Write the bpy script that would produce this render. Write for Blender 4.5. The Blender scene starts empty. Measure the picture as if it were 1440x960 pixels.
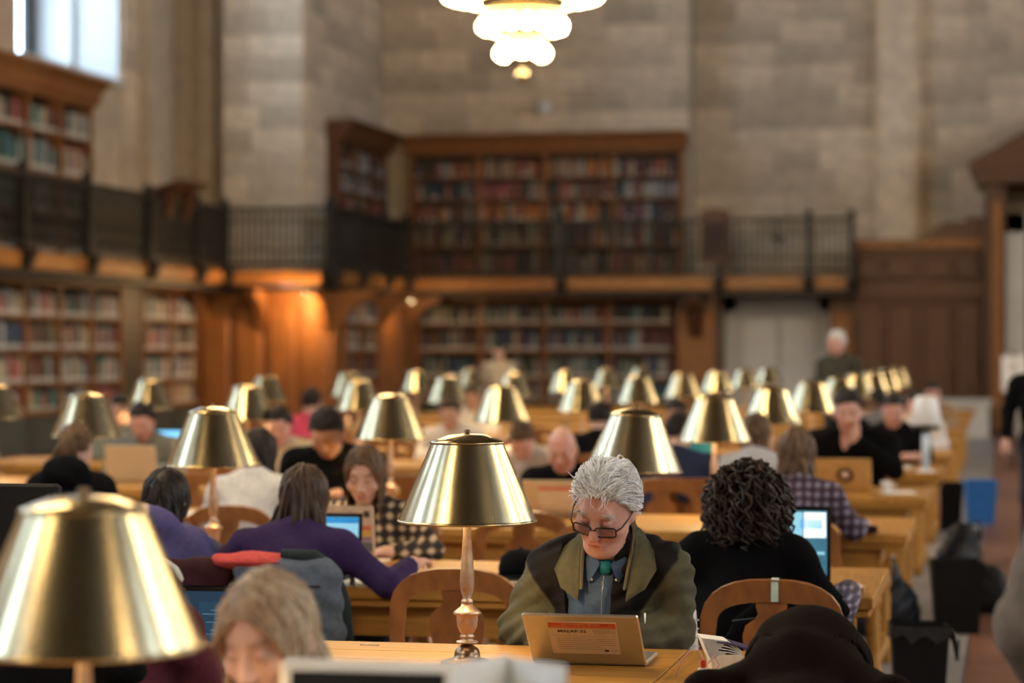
import bpy, math, random
import numpy as np
from mathutils import Vector, Matrix

random.seed(7)
rng = np.random.default_rng(7)
SC = bpy.context.scene
COL = SC.collection

# ------------------------------------------------------------ camera, world, exposure
FPX = 3400.0                      # focal length in pixels of a 1440 px wide frame (85 mm)
TH = math.radians(11.6)           # the camera looks a little left of the room's long axis (+Y)
SN, CS = math.sin(TH), math.cos(TH)
EYE = 1.66
HOR = 491.0
cam_d = bpy.data.cameras.new('camera')
cam = bpy.data.objects.new('camera', cam_d)
COL.objects.link(cam)
cam.location = (0, 0, EYE)
cam.rotation_euler = (math.pi / 2, 0, TH)
cam_d.sensor_width = 36.0
cam_d.lens = 36.0 * FPX / 1440.0
cam_d.shift_y = (HOR - 480.0) / 1440.0
cam_d.clip_start = 0.05
cam_d.clip_end = 300
cam_d.dof.use_dof = True
cam_d.dof.focus_distance = 7.05
cam_d.dof.aperture_fstop = 2.15
SC.camera = cam

world = bpy.data.worlds.new('sky')
SC.world = world
world.use_nodes = True
world.node_tree.nodes['Background'].inputs[0].default_value = (0.72, 0.84, 1.0, 1)
world.node_tree.nodes['Background'].inputs[1].default_value = 1.0

SC.view_settings.view_transform = 'Standard'
SC.view_settings.look = 'None'
SC.view_settings.gamma = 1.0
SC.view_settings.use_curve_mapping = False
SC.view_settings.exposure = 0.0
SC.cycles.use_denoising = True
SC.cycles.max_bounces = 6
SC.cycles.diffuse_bounces = 4
SC.cycles.glossy_bounces = 3
SC.cycles.transmission_bounces = 4
SC.cycles.sample_clamp_indirect = 4.0
SC.cycles.caustics_reflective = False
SC.cycles.caustics_refractive = False

WINDOW_GLOW = 11.0                # daylight in the tall windows
BULB_GLOW = 42.0                  # chandelier globes
LAMP_WATT = 14.0                   # one reading lamp


def xat(px, y):
    """room x of the point at image column px and room depth y"""
    k = (px - 720.0) / FPX
    d = y / (k * SN + CS)
    return d * (k * CS - SN)


def depth(x, y):
    return y * CS - x * SN


def zat(py, x, y):
    return EYE - (py - HOR) * depth(x, y) / FPX


def at(px, py, d):
    """room point at image (px, py) and camera depth d"""
    X = (px - 720.0) * d / FPX
    return Vector((X * CS - d * SN, X * SN + d * CS, EYE - (py - HOR) * d / FPX))


# ------------------------------------------------------------ materials
MATS = {}


def nodes_of(name):
    m = bpy.data.materials.new(name)
    m.use_nodes = True
    nt = m.node_tree
    return m, nt, nt.nodes['Principled BSDF']


def rgb(c):
    return (c[0], c[1], c[2], 1.0)


def mat(name, col, rough=0.6, metal=0.0, scale=20.0, amt=0.15, bump=0.0, stretch=(1, 1, 1), rand=0.0,
        emit=0.0, coat=0.0, sheen=0.0, aniso=0.0, spec=None):
    """plain procedural material: base colour varied by noise (and per object when rand > 0)"""
    if name in MATS:
        return MATS[name]
    m, nt, b = nodes_of(name)
    N, L = nt.nodes, nt.links
    tc = N.new('ShaderNodeTexCoord')
    mp = N.new('ShaderNodeMapping')
    mp.inputs['Scale'].default_value = stretch
    L.new(tc.outputs['Object'], mp.inputs['Vector'])
    nz = N.new('ShaderNodeTexNoise')
    nz.inputs['Scale'].default_value = scale
    nz.inputs['Detail'].default_value = 4
    L.new(mp.outputs['Vector'], nz.inputs['Vector'])
    rp = N.new('ShaderNodeValToRGB')
    lo = [max(0, c * (1 - amt)) for c in col]
    hi = [min(1, c * (1 + amt)) for c in col]
    rp.color_ramp.elements[0].position = 0.3
    rp.color_ramp.elements[1].position = 0.7
    rp.color_ramp.elements[0].color = rgb(lo)
    rp.color_ramp.elements[1].color = rgb(hi)
    L.new(nz.outputs['Fac'], rp.inputs['Fac'])
    out = rp.outputs['Color']
    if rand > 0:
        oi = N.new('ShaderNodeObjectInfo')
        mr = N.new('ShaderNodeMapRange')
        mr.inputs['To Min'].default_value = 1 - rand
        mr.inputs['To Max'].default_value = 1 + rand
        L.new(oi.outputs['Random'], mr.inputs['Value'])
        hs = N.new('ShaderNodeHueSaturation')
        L.new(out, hs.inputs['Color'])
        L.new(mr.outputs['Result'], hs.inputs['Value'])
        out = hs.outputs['Color']
    L.new(out, b.inputs['Base Color'])
    b.inputs['Roughness'].default_value = rough
    b.inputs['Metallic'].default_value = metal
    if coat:
        b.inputs['Coat Weight'].default_value = coat
        b.inputs['Coat Roughness'].default_value = 0.15
    if sheen:
        b.inputs['Sheen Weight'].default_value = sheen
    if aniso:
        b.inputs['Anisotropic'].default_value = aniso
    if spec is not None:
        b.inputs['Specular IOR Level'].default_value = spec
    if emit:
        L.new(out, b.inputs['Emission Color'])
        b.inputs['Emission Strength'].default_value = emit
    if bump:
        bp = N.new('ShaderNodeBump')
        bp.inputs['Strength'].default_value = bump
        bp.inputs['Distance'].default_value = 0.01
        L.new(nz.outputs['Fac'], bp.inputs['Height'])
        L.new(bp.outputs['Normal'], b.inputs['Normal'])
    MATS[name] = m
    return m


def glow(name, col, strength):
    if name in MATS:
        return MATS[name]
    m, nt, b = nodes_of(name)
    b.inputs['Base Color'].default_value = rgb(col)
    b.inputs['Emission Color'].default_value = rgb(col)
    b.inputs['Emission Strength'].default_value = strength
    b.inputs['Roughness'].default_value = 0.3
    MATS[name] = m
    return m


def attr_mat(name, rough=0.6, scale=40.0, amt=0.08, bump=0.0, sheen=0.0, sss=0.0):
    """material that takes its colour from the mesh's own colour attribute"""
    if name in MATS:
        return MATS[name]
    m, nt, b = nodes_of(name)
    N, L = nt.nodes, nt.links
    at_ = N.new('ShaderNodeAttribute')
    at_.attribute_name = 'tint'
    tc = N.new('ShaderNodeTexCoord')
    nz = N.new('ShaderNodeTexNoise')
    nz.inputs['Scale'].default_value = scale
    nz.inputs['Detail'].default_value = 5
    L.new(tc.outputs['Object'], nz.inputs['Vector'])
    mr = N.new('ShaderNodeMapRange')
    mr.inputs['From Min'].default_value = 0.3
    mr.inputs['From Max'].default_value = 0.7
    mr.inputs['To Min'].default_value = 1 - amt
    mr.inputs['To Max'].default_value = 1 + amt
    L.new(nz.outputs['Fac'], mr.inputs['Value'])
    hs = N.new('ShaderNodeHueSaturation')
    L.new(at_.outputs['Color'], hs.inputs['Color'])
    L.new(mr.outputs['Result'], hs.inputs['Value'])
    L.new(hs.outputs['Color'], b.inputs['Base Color'])
    b.inputs['Roughness'].default_value = rough
    if sheen:
        b.inputs['Sheen Weight'].default_value = sheen
    if sss:
        b.inputs['Subsurface Weight'].default_value = sss
        b.inputs['Subsurface Radius'].default_value = (0.012, 0.005, 0.003)
        b.inputs['Subsurface Scale'].default_value = 0.6
    if bump:
        bp = N.new('ShaderNodeBump')
        bp.inputs['Strength'].default_value = bump
        bp.inputs['Distance'].default_value = 0.004
        L.new(nz.outputs['Fac'], bp.inputs['Height'])
        L.new(bp.outputs['Normal'], b.inputs['Normal'])
    MATS[name] = m
    return m


STONE = mat('limestone', (0.62, 0.50, 0.37), 0.85, scale=3.0, amt=0.16, bump=0.15, rand=0.24)
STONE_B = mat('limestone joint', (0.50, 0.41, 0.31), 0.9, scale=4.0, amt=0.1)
STONE_W = mat('pale limestone reveal', (0.55, 0.55, 0.54), 0.8, scale=4.0, amt=0.06)
OAK = mat('golden oak table', (0.44, 0.215, 0.045), 0.45, scale=6.0, amt=0.22, stretch=(0.6, 9, 9), rand=0.08, coat=0.06, spec=.3)
OAK_END = mat('golden oak cross grain', (0.42, 0.20, 0.042), 0.45, scale=6.0, amt=0.22, stretch=(9, 0.6, 9), rand=0.08, coat=0.06, spec=.3)
CHAIRW = mat('chair oak', (0.30, 0.11, 0.03), 0.36, scale=8.0, amt=0.3, stretch=(2, 6, 1), rand=0.1, coat=0.3)
PANEL = mat('orange brown panelling', (0.27, 0.10, 0.024), 0.45, scale=4.0, amt=0.3, stretch=(5, 5, 0.5), rand=0.12)
PANEL_D = mat('dark brown panelling', (0.095, 0.034, 0.012), 0.45, scale=4.0, amt=0.3, stretch=(5, 5, 0.5), rand=0.12)
SHELFW = mat('bookcase oak', (0.22, 0.082, 0.020), 0.5, scale=4.0, amt=0.25, stretch=(3, 3, 1))
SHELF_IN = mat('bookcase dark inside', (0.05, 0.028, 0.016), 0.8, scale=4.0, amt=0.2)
IRON = mat('black iron', (0.035, 0.032, 0.028), 0.5, 0.6, scale=20, amt=0.2)
BRASS = mat('brushed brass', (0.44, 0.37, 0.23), 0.21, 1.0, scale=30, amt=0.10, stretch=(1, 1, 0.2))
BRASS_C = mat('polished brass edge', (0.52, 0.41, 0.23), 0.2, 1.0, scale=30, amt=0.05)
BRONZE = mat('dark bronze', (0.20, 0.13, 0.085), 0.3, 0.9, scale=40, amt=0.25)
BRONZE_L = mat('rubbed bronze', (0.52, 0.36, 0.25), 0.38, 0.8, scale=40, amt=0.2)
SHADE_IN = mat('shade white lining', (0.85, 0.80, 0.70), 0.6, scale=10, amt=0.03)
FLOORM = mat('grey stone slab', (0.29, 0.28, 0.27), 0.4, scale=5.0, amt=0.15, rand=0.12)
FLOORR = mat('red brown tile', (0.20, 0.088, 0.058), 0.4, scale=6.0, amt=0.2, rand=0.15)
CEILM = mat('dark painted ceiling', (0.06, 0.035, 0.016), 0.7, scale=1.5, amt=0.4)
WHITEM = mat('white marble', (0.60, 0.57, 0.53), 0.5, scale=3.0, amt=0.06)
DOORM = mat('pale grey door', (0.60, 0.58, 0.56), 0.55, scale=3.0, amt=0.05)
DOORL = mat('white door panel', (0.75, 0.73, 0.72), 0.5, scale=3.0, amt=0.04)
BLACK = mat('matt black', (0.005, 0.005, 0.006), 0.6, scale=20, amt=0.2, spec=.25)
BLACKG = mat('glossy black', (0.006, 0.006, 0.008), 0.25, scale=20, amt=0.1)
SILVER = mat('silver aluminium', (0.72, 0.70, 0.67), 0.32, 0.9, scale=30, amt=0.03)
SILVER_G = mat('champagne aluminium', (0.74, 0.63, 0.47), 0.38, 0.55, scale=30, amt=0.03)
PAPER = mat('white paper', (0.82, 0.80, 0.75), 0.8, scale=20, amt=0.03)
WHITEP = mat('white plastic', (0.82, 0.82, 0.80), 0.4, scale=20, amt=0.03)
WINGLOW = glow('daylit window', (0.58, 0.78, 1.0), WINDOW_GLOW)
BULBM = glow('glowing globe', (1.0, 0.74, 0.40), BULB_GLOW)


# ------------------------------------------------------------ mesh builder
class MB:
    def __init__(self):
        self.v, self.f, self.mi, self.sm = [], [], [], []

    def add(self, vs, fs, mi=0, smooth=False):
        o = len(self.v)
        self.v.extend([tuple(p) for p in vs])
        for f in fs:
            self.f.append(tuple(i + o for i in f))
            self.mi.append(mi)
            self.sm.append(smooth)

    def box(self, a, b, mi=0, M=None):
        x0, y0, z0 = a
        x1, y1, z1 = b
        vs = [Vector(p) for p in ((x0, y0, z0), (x1, y0, z0), (x1, y1, z0), (x0, y1, z0),
                                  (x0, y0, z1), (x1, y0, z1), (x1, y1, z1), (x0, y1, z1))]
        if M is not None:
            vs = [M @ p for p in vs]
        self.add(vs, [(0, 3, 2, 1), (4, 5, 6, 7), (0, 1, 5, 4), (1, 2, 6, 5), (2, 3, 7, 6), (3, 0, 4, 7)], mi)
        return self

    def rbox(self, a, b, r=0.01, mi=0, M=None):
        """box with chamfered edges"""
        x0, y0, z0 = a
        x1, y1, z1 = b
        r = min(r, (x1 - x0) * .49, (y1 - y0) * .49, (z1 - z0) * .49)
        layers = [(z0, r), (z0 + r, 0), (z1 - r, 0), (z1, r)]
        vs = []
        for z, i in layers:
            q = r + i * 0
            pts = [(x0 + q + i, y0 + i), (x1 - q - i, y0 + i), (x1 - i, y0 + q + i), (x1 - i, y1 - q - i),
                   (x1 - q - i, y1 - i), (x0 + q + i, y1 - i), (x0 + i, y1 - q - i), (x0 + i, y0 + q + i)]
            vs += [Vector((p[0], p[1], z)) for p in pts]
        if M is not None:
            vs = [M @ p for p in vs]
        fs = [tuple(range(7, -1, -1)), tuple(range(24, 32))]
        for l in range(3):
            for i in range(8):
                j = (i + 1) % 8
                fs.append((l * 8 + i, l * 8 + j, l * 8 + 8 + j, l * 8 + 8 + i))
        self.add(vs, fs, mi)
        return self

    def tube(self, pts, rad, n=8, mi=0, caps=True, smooth=True, flat=1.0):
        pts = [Vector(p) for p in pts]
        if not hasattr(rad, '__len__'):
            rad = [rad] * len(pts)
        vs, fs = [], []
        up = Vector((0, 0, 1))
        prev = None
        for i, p in enumerate(pts):
            t = (pts[min(i + 1, len(pts) - 1)] - pts[max(i - 1, 0)])
            if t.length < 1e-9:
                t = Vector((0, 0, 1))
            t.normalize()
            if prev is None:
                a = up if abs(t.z) < 0.9 else Vector((1, 0, 0))
                u = t.cross(a).normalized()
            else:
                u = prev - t * prev.dot(t)
                u = u.normalized() if u.length > 1e-6 else t.orthogonal().normalized()
            prev = u
            w = t.cross(u)
            for k in range(n):
                an = 2 * math.pi * k / n
                vs.append(p + u * math.cos(an) * rad[i] + w * math.sin(an) * rad[i] * flat)
        for i in range(len(pts) - 1):
            for k in range(n):
                k2 = (k + 1) % n
                fs.append((i * n + k, i * n + k2, (i + 1) * n + k2, (i + 1) * n + k))
        if caps:
            fs.append(tuple(range(n - 1, -1, -1)))
            fs.append(tuple((len(pts) - 1) * n + k for k in range(n)))
        self.add(vs, fs, mi, smooth)
        return self

    def lathe(self, prof, n=24, c=(0, 0, 0), mi=0, smooth=True, close=False):
        vs, fs = [], []
        m = len(prof)
        for r, z in prof:
            for k in range(n):
                an = 2 * math.pi * k / n
                vs.append((c[0] + r * math.cos(an), c[1] + r * math.sin(an), c[2] + z))
        for i in range(m - 1 + (1 if close else 0)):
            a, b2 = i * n, ((i + 1) % m) * n
            for k in range(n):
                k2 = (k + 1) % n
                fs.append((a + k, a + k2, b2 + k2, b2 + k))
        if not close:
            if prof[0][0] > 1e-4:
                fs.append(tuple(range(n - 1, -1, -1)))
            if prof[-1][0] > 1e-4:
                fs.append(tuple((m - 1) * n + k for k in range(n)))
        self.add(vs, fs, mi, smooth)
        return self

    def ell(self, c, r, n=12, m=8, mi=0, M=None, smooth=True):
        c = Vector(c)
        vs, fs = [], []
        for i in range(m + 1):
            ph = math.pi * i / m
            for k in range(n):
                an = 2 * math.pi * k / n
                p = Vector((r[0] * math.sin(ph) * math.cos(an), r[1] * math.sin(ph) * math.sin(an), -r[2] * math.cos(ph)))
                vs.append((M @ p if M is not None else p) + c)
        for i in range(m):
            for k in range(n):
                k2 = (k + 1) % n
                fs.append((i * n + k, i * n + k2, (i + 1) * n + k2, (i + 1) * n + k))
        self.add(vs, fs, mi, smooth)
        return self

    def prism(self, poly, t0, t1, axis='y', mi=0, M=None):
        """closed outline in the plane across axis, extruded from t0 to t1"""
        n = len(poly)
        def pt(a, b, t):
            v = {'y': (a, t, b), 'x': (t, a, b), 'z': (a, b, t)}[axis]
            v = Vector(v)
            return M @ v if M is not None else v
        vs = [pt(a, b, t0) for a, b in poly] + [pt(a, b, t1) for a, b in poly]
        fs = [tuple(range(n)), tuple(range(2 * n - 1, n - 1, -1))]
        for i in range(n):
            j = (i + 1) % n
            fs.append((i, n + i, n + j, j))
        self.add(vs, fs, mi)
        return self

    def ribbon(self, pts, wid, thick, normal, mi=0):
        """rectangular section swept along pts; width in the plane of the path, thickness along normal"""
        pts = [Vector(p) for p in pts]
        nrm = Vector(normal).normalized()
        if not hasattr(wid, '__len__'):
            wid = [wid] * len(pts)
        vs, fs = [], []
        for i, p in enumerate(pts):
            t = (pts[min(i + 1, len(pts) - 1)] - pts[max(i - 1, 0)]).normalized()
            s = t.cross(nrm).normalized()
            w = wid[i] / 2
            h = thick / 2
            vs += [p - s * w - nrm * h, p + s * w - nrm * h, p + s * w + nrm * h, p - s * w + nrm * h]
        for i in range(len(pts) - 1):
            for k in range(4):
                k2 = (k + 1) % 4
                fs.append((i * 4 + k, i * 4 + k2, i * 4 + 4 + k2, i * 4 + 4 + k))
        e = (len(pts) - 1) * 4
        fs += [(3, 2, 1, 0), (e, e + 1, e + 2, e + 3)]
        self.add(vs, fs, mi)
        return self

    def mesh(self, name, mats):
        me = bpy.data.meshes.new(name)
        me.from_pydata(self.v, [], self.f)
        me.update()
        if not isinstance(mats, (list, tuple)):
            mats = [mats]
        for m in mats:
            me.materials.append(m)
        if len(mats) > 1:
            me.polygons.foreach_set('material_index', self.mi)
        if any(self.sm):
            me.polygons.foreach_set('use_smooth', self.sm)
        # outward normals
        return me

    def build(self, name, mats, parent=None):
        return link(name, self.mesh(name, mats), parent)


def link(name, me, parent=None):
    o = bpy.data.objects.new(name, me)
    COL.objects.link(o)
    if parent is not None:
        o.parent = parent
    return o


def thing(name, label, cat, loc=(0, 0, 0), rz=0.0, group=None):
    o = bpy.data.objects.new(name, None)
    o.empty_display_size = 0.1
    COL.objects.link(o)
    o.location = loc
    o.rotation_euler = (0, 0, rz)
    return tag(o, label, cat, group)


def tag(o, label, cat, group=None):
    o['label'] = label
    o['category'] = cat
    if group:
        o['group'] = group
    return o


def struct(o, label=None):
    o['kind'] = 'structure'
    if label:
        o['label'] = label
    return o


def stuff(o, label=None, cat=None):
    o['kind'] = 'stuff'
    if label:
        o['label'] = label
    if cat:
        o['category'] = cat
    return o


def dup(root, loc=None, rz=None, label=None):
    """copy a thing with its parts and sub-parts"""
    r = root.copy()
    COL.objects.link(r)
    if loc is not None:
        r.location = loc
    if rz is not None:
        r.rotation_euler = (0, 0, rz)
    if label:
        r['label'] = label
    for ch in list(root.children):
        c = ch.copy()
        COL.objects.link(c)
        c.parent = r
        for g in list(ch.children):
            d = g.copy()
            COL.objects.link(d)
            d.parent = c
    return r


ORD = ['front', 'second', 'third', 'fourth', 'fifth', 'sixth', 'seventh', 'eighth', 'ninth', 'tenth', 'eleventh', 'twelfth']

# ============================================================ THE ROOM
XL, XR, YB, YF, ZC = -15.4, 18.0, -22.0, 48.5, 15.0
UNIT = MB().rbox((-.5, -.5, -.5), (.5, .5, .5), 0.03).mesh('stone_block', STONE)


def piece(name, me, c, size, parent):
    o = link(name, me, parent)
    o.location = c
    o.scale = size
    return o


# ---- floor: grey slabs along the table ends, a red brown tiled strip down the aisle
fl = struct(MB().box((XL, YB, -0.30), (XR, YF + 1.5, -0.012)).build('floor', FLOORM))
SLAB = MB().rbox((-.5, -.5, -.5), (.5, .5, .5), 0.012).mesh('floor_tile', FLOORM)
SLABR = MB().rbox((-.5, -.5, -.5), (.5, .5, .5), 0.012).mesh('floor_tile', FLOORR)
for j in range(32):
    y = 8.6 + j * 1.2
    for xa, xb in ((-2.0, -1.1), (-1.1, -0.22)):
        piece('floor_tile', SLAB, ((xa + xb) / 2, y, -0.006), (xb - xa - .012, 1.188, 0.012), fl)
    for xa, xb in ((-0.22, 0.38), (0.38, 0.98), (0.98, 1.58)):
        piece('floor_tile', SLABR, ((xa + xb) / 2, y + .3, -0.006), (xb - xa - .012, 1.188, 0.012), fl)

struct(MB().box((XL - 2, YB, ZC), (XR + 2, YF + 2, ZC + .3)).build('ceiling', CEILM))
struct(MB().box((XL - 2, YB - .4, 0), (XR + 2, YB, ZC)).build('wall_back', STONE))

# ---- side walls with deep window openings
WIN_C = [38.25 - 8.0 * i for i in range(8)]
SILL, HEAD = 6.3, 13.4


def side_wall(name, xi, xo):
    m = MB()
    a, b = min(xi, xo), max(xi, xo)
    m.box((a, YB, -0.3), (b, YF + 1.5, SILL))
    m.box((a, YB, HEAD), (b, YF + 1.5, ZC))
    edges = [YF + 1.5]
    for c in WIN_C:
        edges += [c + 2.25, c - 2.25]
    edges.append(YB)
    for i in range(0, len(edges), 2):
        m.box((a, edges[i + 1], SILL), (b, edges[i], HEAD))
    return struct(m.build(name, STONE))


wl = side_wall('wall_left', XL, XL - 1.8)
wr = side_wall('wall_right', XR, XR + 1.8)
PANE = MB().box((-.01, -.5, -.5), (.01, .5, .5)).mesh('window_pane', WINGLOW)
SILLM = MB().box((-.5, -.5, -.5), (.5, .5, .5)).mesh('window_sill', STONE_W)
n = 0
for side, xg, sg in (('left', XL - 1.62, 1), ('right', XR + 1.62, -1)):
    for i, c in enumerate(WIN_C):
        n += 1
        fr = MB()
        h = HEAD - SILL
        for y0, w in ((c - 2.10, .38), (c - .85, .13), (c + .72, .13), (c + 1.72, .38)):
            fr.box((xg - .10, y0, SILL), (xg + .10, y0 + w, HEAD))
        for z0 in (SILL, SILL + 1.75, SILL + 3.5, SILL + 5.2, HEAD - .16):
            fr.box((xg - .07, c - 2.2, z0), (xg + .07, c + 2.2, z0 + .12))
        w_ = struct(fr.build('window_%d' % n, IRON))
        cols = ((c - 2.09, c - .83), (c - .74, c + .74), (c + .83, c + 2.09))
        if side == 'left' and i < 2:
            for y0, y1 in cols:
                for z0, z1 in ((SILL + .12, SILL + 1.75), (SILL + 1.87, SILL + 3.5), (SILL + 3.62, SILL + 5.2), (SILL + 5.32, HEAD - .16)):
                    piece('window_pane', PANE, (xg - sg * .02, (y0 + y1) / 2, (z0 + z1) / 2), (1, y1 - y0, z1 - z0), w_)
        else:
            piece('window_pane', PANE, (xg - sg * .02, c, (SILL + HEAD) / 2), (1, 4.2, h - .2), w_)
        # pale sill and stepped jambs inside the opening
        piece('window_sill', SILLM, ((xg + (XL if side == 'left' else XR) + sg * .12) / 2, c, SILL + .03), (abs(xg - (XL if side == 'left' else XR)) + .12, 4.5, .10), w_)
        for s in (-1, 1):
            piece('window_jamb', SILLM, (xg + sg * .40, c + s * 2.17, (SILL + HEAD) / 2 + .04), (.75, .16, h - .1), w_)
            piece('window_jamb', SILLM, (xg + sg * 1.19, c + s * 2.235, (SILL + HEAD) / 2 + .04), (.82, .03, h - .1), w_)

# ---- far wall: recessed section behind the bookcases and a section further back on the right
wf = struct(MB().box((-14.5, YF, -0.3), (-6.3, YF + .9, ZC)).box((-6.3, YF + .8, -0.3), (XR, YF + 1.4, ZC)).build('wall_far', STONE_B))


def courses(parent, p0, along, normal, length, z0, z1, h=0.44, wmin=.75, wmax=1.3, seed=1):
    r = random.Random(seed)
    p0, along, normal = Vector(p0), Vector(along), Vector(normal)
    rz = math.atan2(along.y, along.x)
    z = z0
    row = 0
    while z < z1 - .05:
        hh = min(h, z1 - z)
        t = 0.0
        first = True
        while t < length - .02:
            w = r.uniform(wmin, wmax) * (0.6 if first and row % 2 else 1.0)
            first = False
            w = min(w, length - t)
            if length - t - w < .35:
                w = length - t
            c = p0 + along * (t + w / 2) + normal * (0.02 + r.uniform(0, .012))
            o = link('stone_block', UNIT, parent)
            o.location = (c.x, c.y, z + hh / 2)
            o.rotation_euler = (0, 0, rz)
            o.scale = (w - .018, .06, hh - .018)
            t += w
        z += hh
        row += 1


courses(wf, (-12.7, YF, 0), (1, 0, 0), (0, -1, 0), 6.4, 6.05, 9.2, seed=3)
courses(wf, (-6.3, YF + .8, 0), (1, 0, 0), (0, -1, 0), 5.9, 3.05, 9.2, seed=4)
pil = struct(MB().box((-2.62, YF + .55, 0), (-1.72, YF + .85, 9.8)).box((-2.50, YF + .47, 0), (-1.84, YF + .60, 9.8)).build('trim_1', STONE))
courses(wf, (-0.4, YF + .8, 0), (1, 0, 0), (0, -1, 0), 2.6, 3.6, 9.2, seed=5)

# ---- stone pier standing above the corner block, and the return wall behind it
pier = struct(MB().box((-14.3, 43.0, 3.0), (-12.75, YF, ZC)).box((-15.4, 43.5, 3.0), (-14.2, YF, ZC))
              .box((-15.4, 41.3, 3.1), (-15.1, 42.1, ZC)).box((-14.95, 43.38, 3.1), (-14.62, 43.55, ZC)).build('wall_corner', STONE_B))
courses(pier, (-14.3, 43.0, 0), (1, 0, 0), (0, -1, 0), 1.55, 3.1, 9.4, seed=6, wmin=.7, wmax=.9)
courses(pier, (-12.75, 43.0, 0), (0, 1, 0), (1, 0, 0), 5.4, 3.1, 9.4, seed=7)
courses(wl, (XL, 40.55, 0), (0, 1, 0), (1, 0, 0), .75, 3.1, 8.6, seed=8, wmin=.7, wmax=.75)

# upper and outer courses of the same walls, too many to build one by one
def rest_courses(parent, p0, along, normal, length, z0, z1, seed, h=.44):
    r = random.Random(seed)
    p0, along, normal = Vector(p0), Vector(along), Vector(normal)
    mb = MB()
    z = z0
    while z < z1 - .1:
        t = 0.0
        while t < length - .02:
            w = min(r.uniform(.75, 1.3), length - t)
            R_ = Matrix.Translation(p0 + along * (t + w / 2) + normal * .02 + Vector((0, 0, z + h / 2))) @ Matrix.Rotation(math.atan2(along.y, along.x), 4, 'Z')
            mb.box((-w / 2 + .009, -.03, -h / 2 + .009), (w / 2 - .009, .03 + r.uniform(-.01, .004), h / 2 - .009), 0, R_)
            t += w
        z += h
    stuff(mb.build('upper_courses', STONE, parent))


rest_courses(wf, (-12.7, YF, 0), (1, 0, 0), (0, -1, 0), 6.4, 9.2, 14.9, 31)
rest_courses(wf, (-6.3, YF + .8, 0), (1, 0, 0), (0, -1, 0), 8.5, 9.2, 14.9, 32)
rest_courses(wf, (2.2, YF + .8, 0), (1, 0, 0), (0, -1, 0), 15.8, .0, 14.9, 33)
rest_courses(pier, (-14.3, 43.0, 0), (1, 0, 0), (0, -1, 0), 1.55, 9.42, 14.9, 34)
rest_courses(pier, (-12.75, 43.0, 0), (0, 1, 0), (1, 0, 0), 5.4, 9.42, 14.9, 35)

# ---- books and bookcases
BOOKCOL = {'dark red': (0.20, 0.03, 0.03), 'dark green': (0.03, 0.075, 0.05), 'cream': (0.50, 0.43, 0.29),
           'navy blue': (0.03, 0.05, 0.12), 'brown leather': (0.13, 0.06, 0.03), 'black': (0.025, 0.022, 0.022),
           'grey green': (0.26, 0.33, 0.29), 'pinkish red': (0.42, 0.13, 0.11), 'orange': (0.62, 0.22, 0.05),
           'pale grey': (0.42, 0.41, 0.39), 'teal': (0.06, 0.19, 0.20), 'tan': (0.42, 0.27, 0.13)}
PAGES = mat('book pages', (0.66, 0.58, 0.44), 0.8, scale=60, amt=0.1, stretch=(1, 1, 0.1))
LABELM = mat('spine label', (0.60, 0.57, 0.52), 0.7, scale=20, amt=0.05)
BOOKM = {}
BOOKMAT = {}
for k, c in BOOKCOL.items():
    BOOKMAT[k] = mat('book cloth ' + k, tuple(q * .75 for q in c), 0.65, scale=30, amt=0.15, rand=0.25)
    m = MB()
    # local: x thickness 0..1, y depth 0 (spine, front) .. 1, z height 0..1
    m.prism([(0, .04), (.25, .0), (.75, .0), (1, .04), (1, 1), (.9, 1), (.9, .1), (.1, .1), (.1, 1), (0, 1)], 0, 1, axis='z')
    m.box((.1, .1, .03), (.9, .97, .97), 1)
    m.add([(.12, -.006, .06), (.88, -.006, .06), (.88, -.006, .22), (.12, -.006, .22)], [(0, 1, 2, 3)], 2)
    BOOKM[k] = m.mesh('book', [BOOKMAT[k], PAGES, LABELM])
PAL_LIGHT = ['cream', 'pale grey', 'grey green', 'pinkish red', 'dark red', 'dark green', 'brown leather', 'teal', 'tan', 'cream', 'black', 'navy blue', 'pale grey']
PAL_DARK = ['black', 'brown leather', 'dark green', 'navy blue', 'dark red', 'black', 'brown leather', 'pinkish red', 'cream', 'pale grey', 'orange']
PAL_MID = ['black', 'brown leather', 'dark green', 'cream', 'dark red', 'pinkish red', 'pale grey', 'grey green', 'navy blue', 'teal']
REST = MB()
RESTK = list(BOOKCOL)
ORDN = ['first', 'second', 'third', 'fourth', 'fifth', 'sixth', 'seventh', 'eighth']
ROWN = ['top', 'second', 'third', 'bottom', 'lowest']


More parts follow.
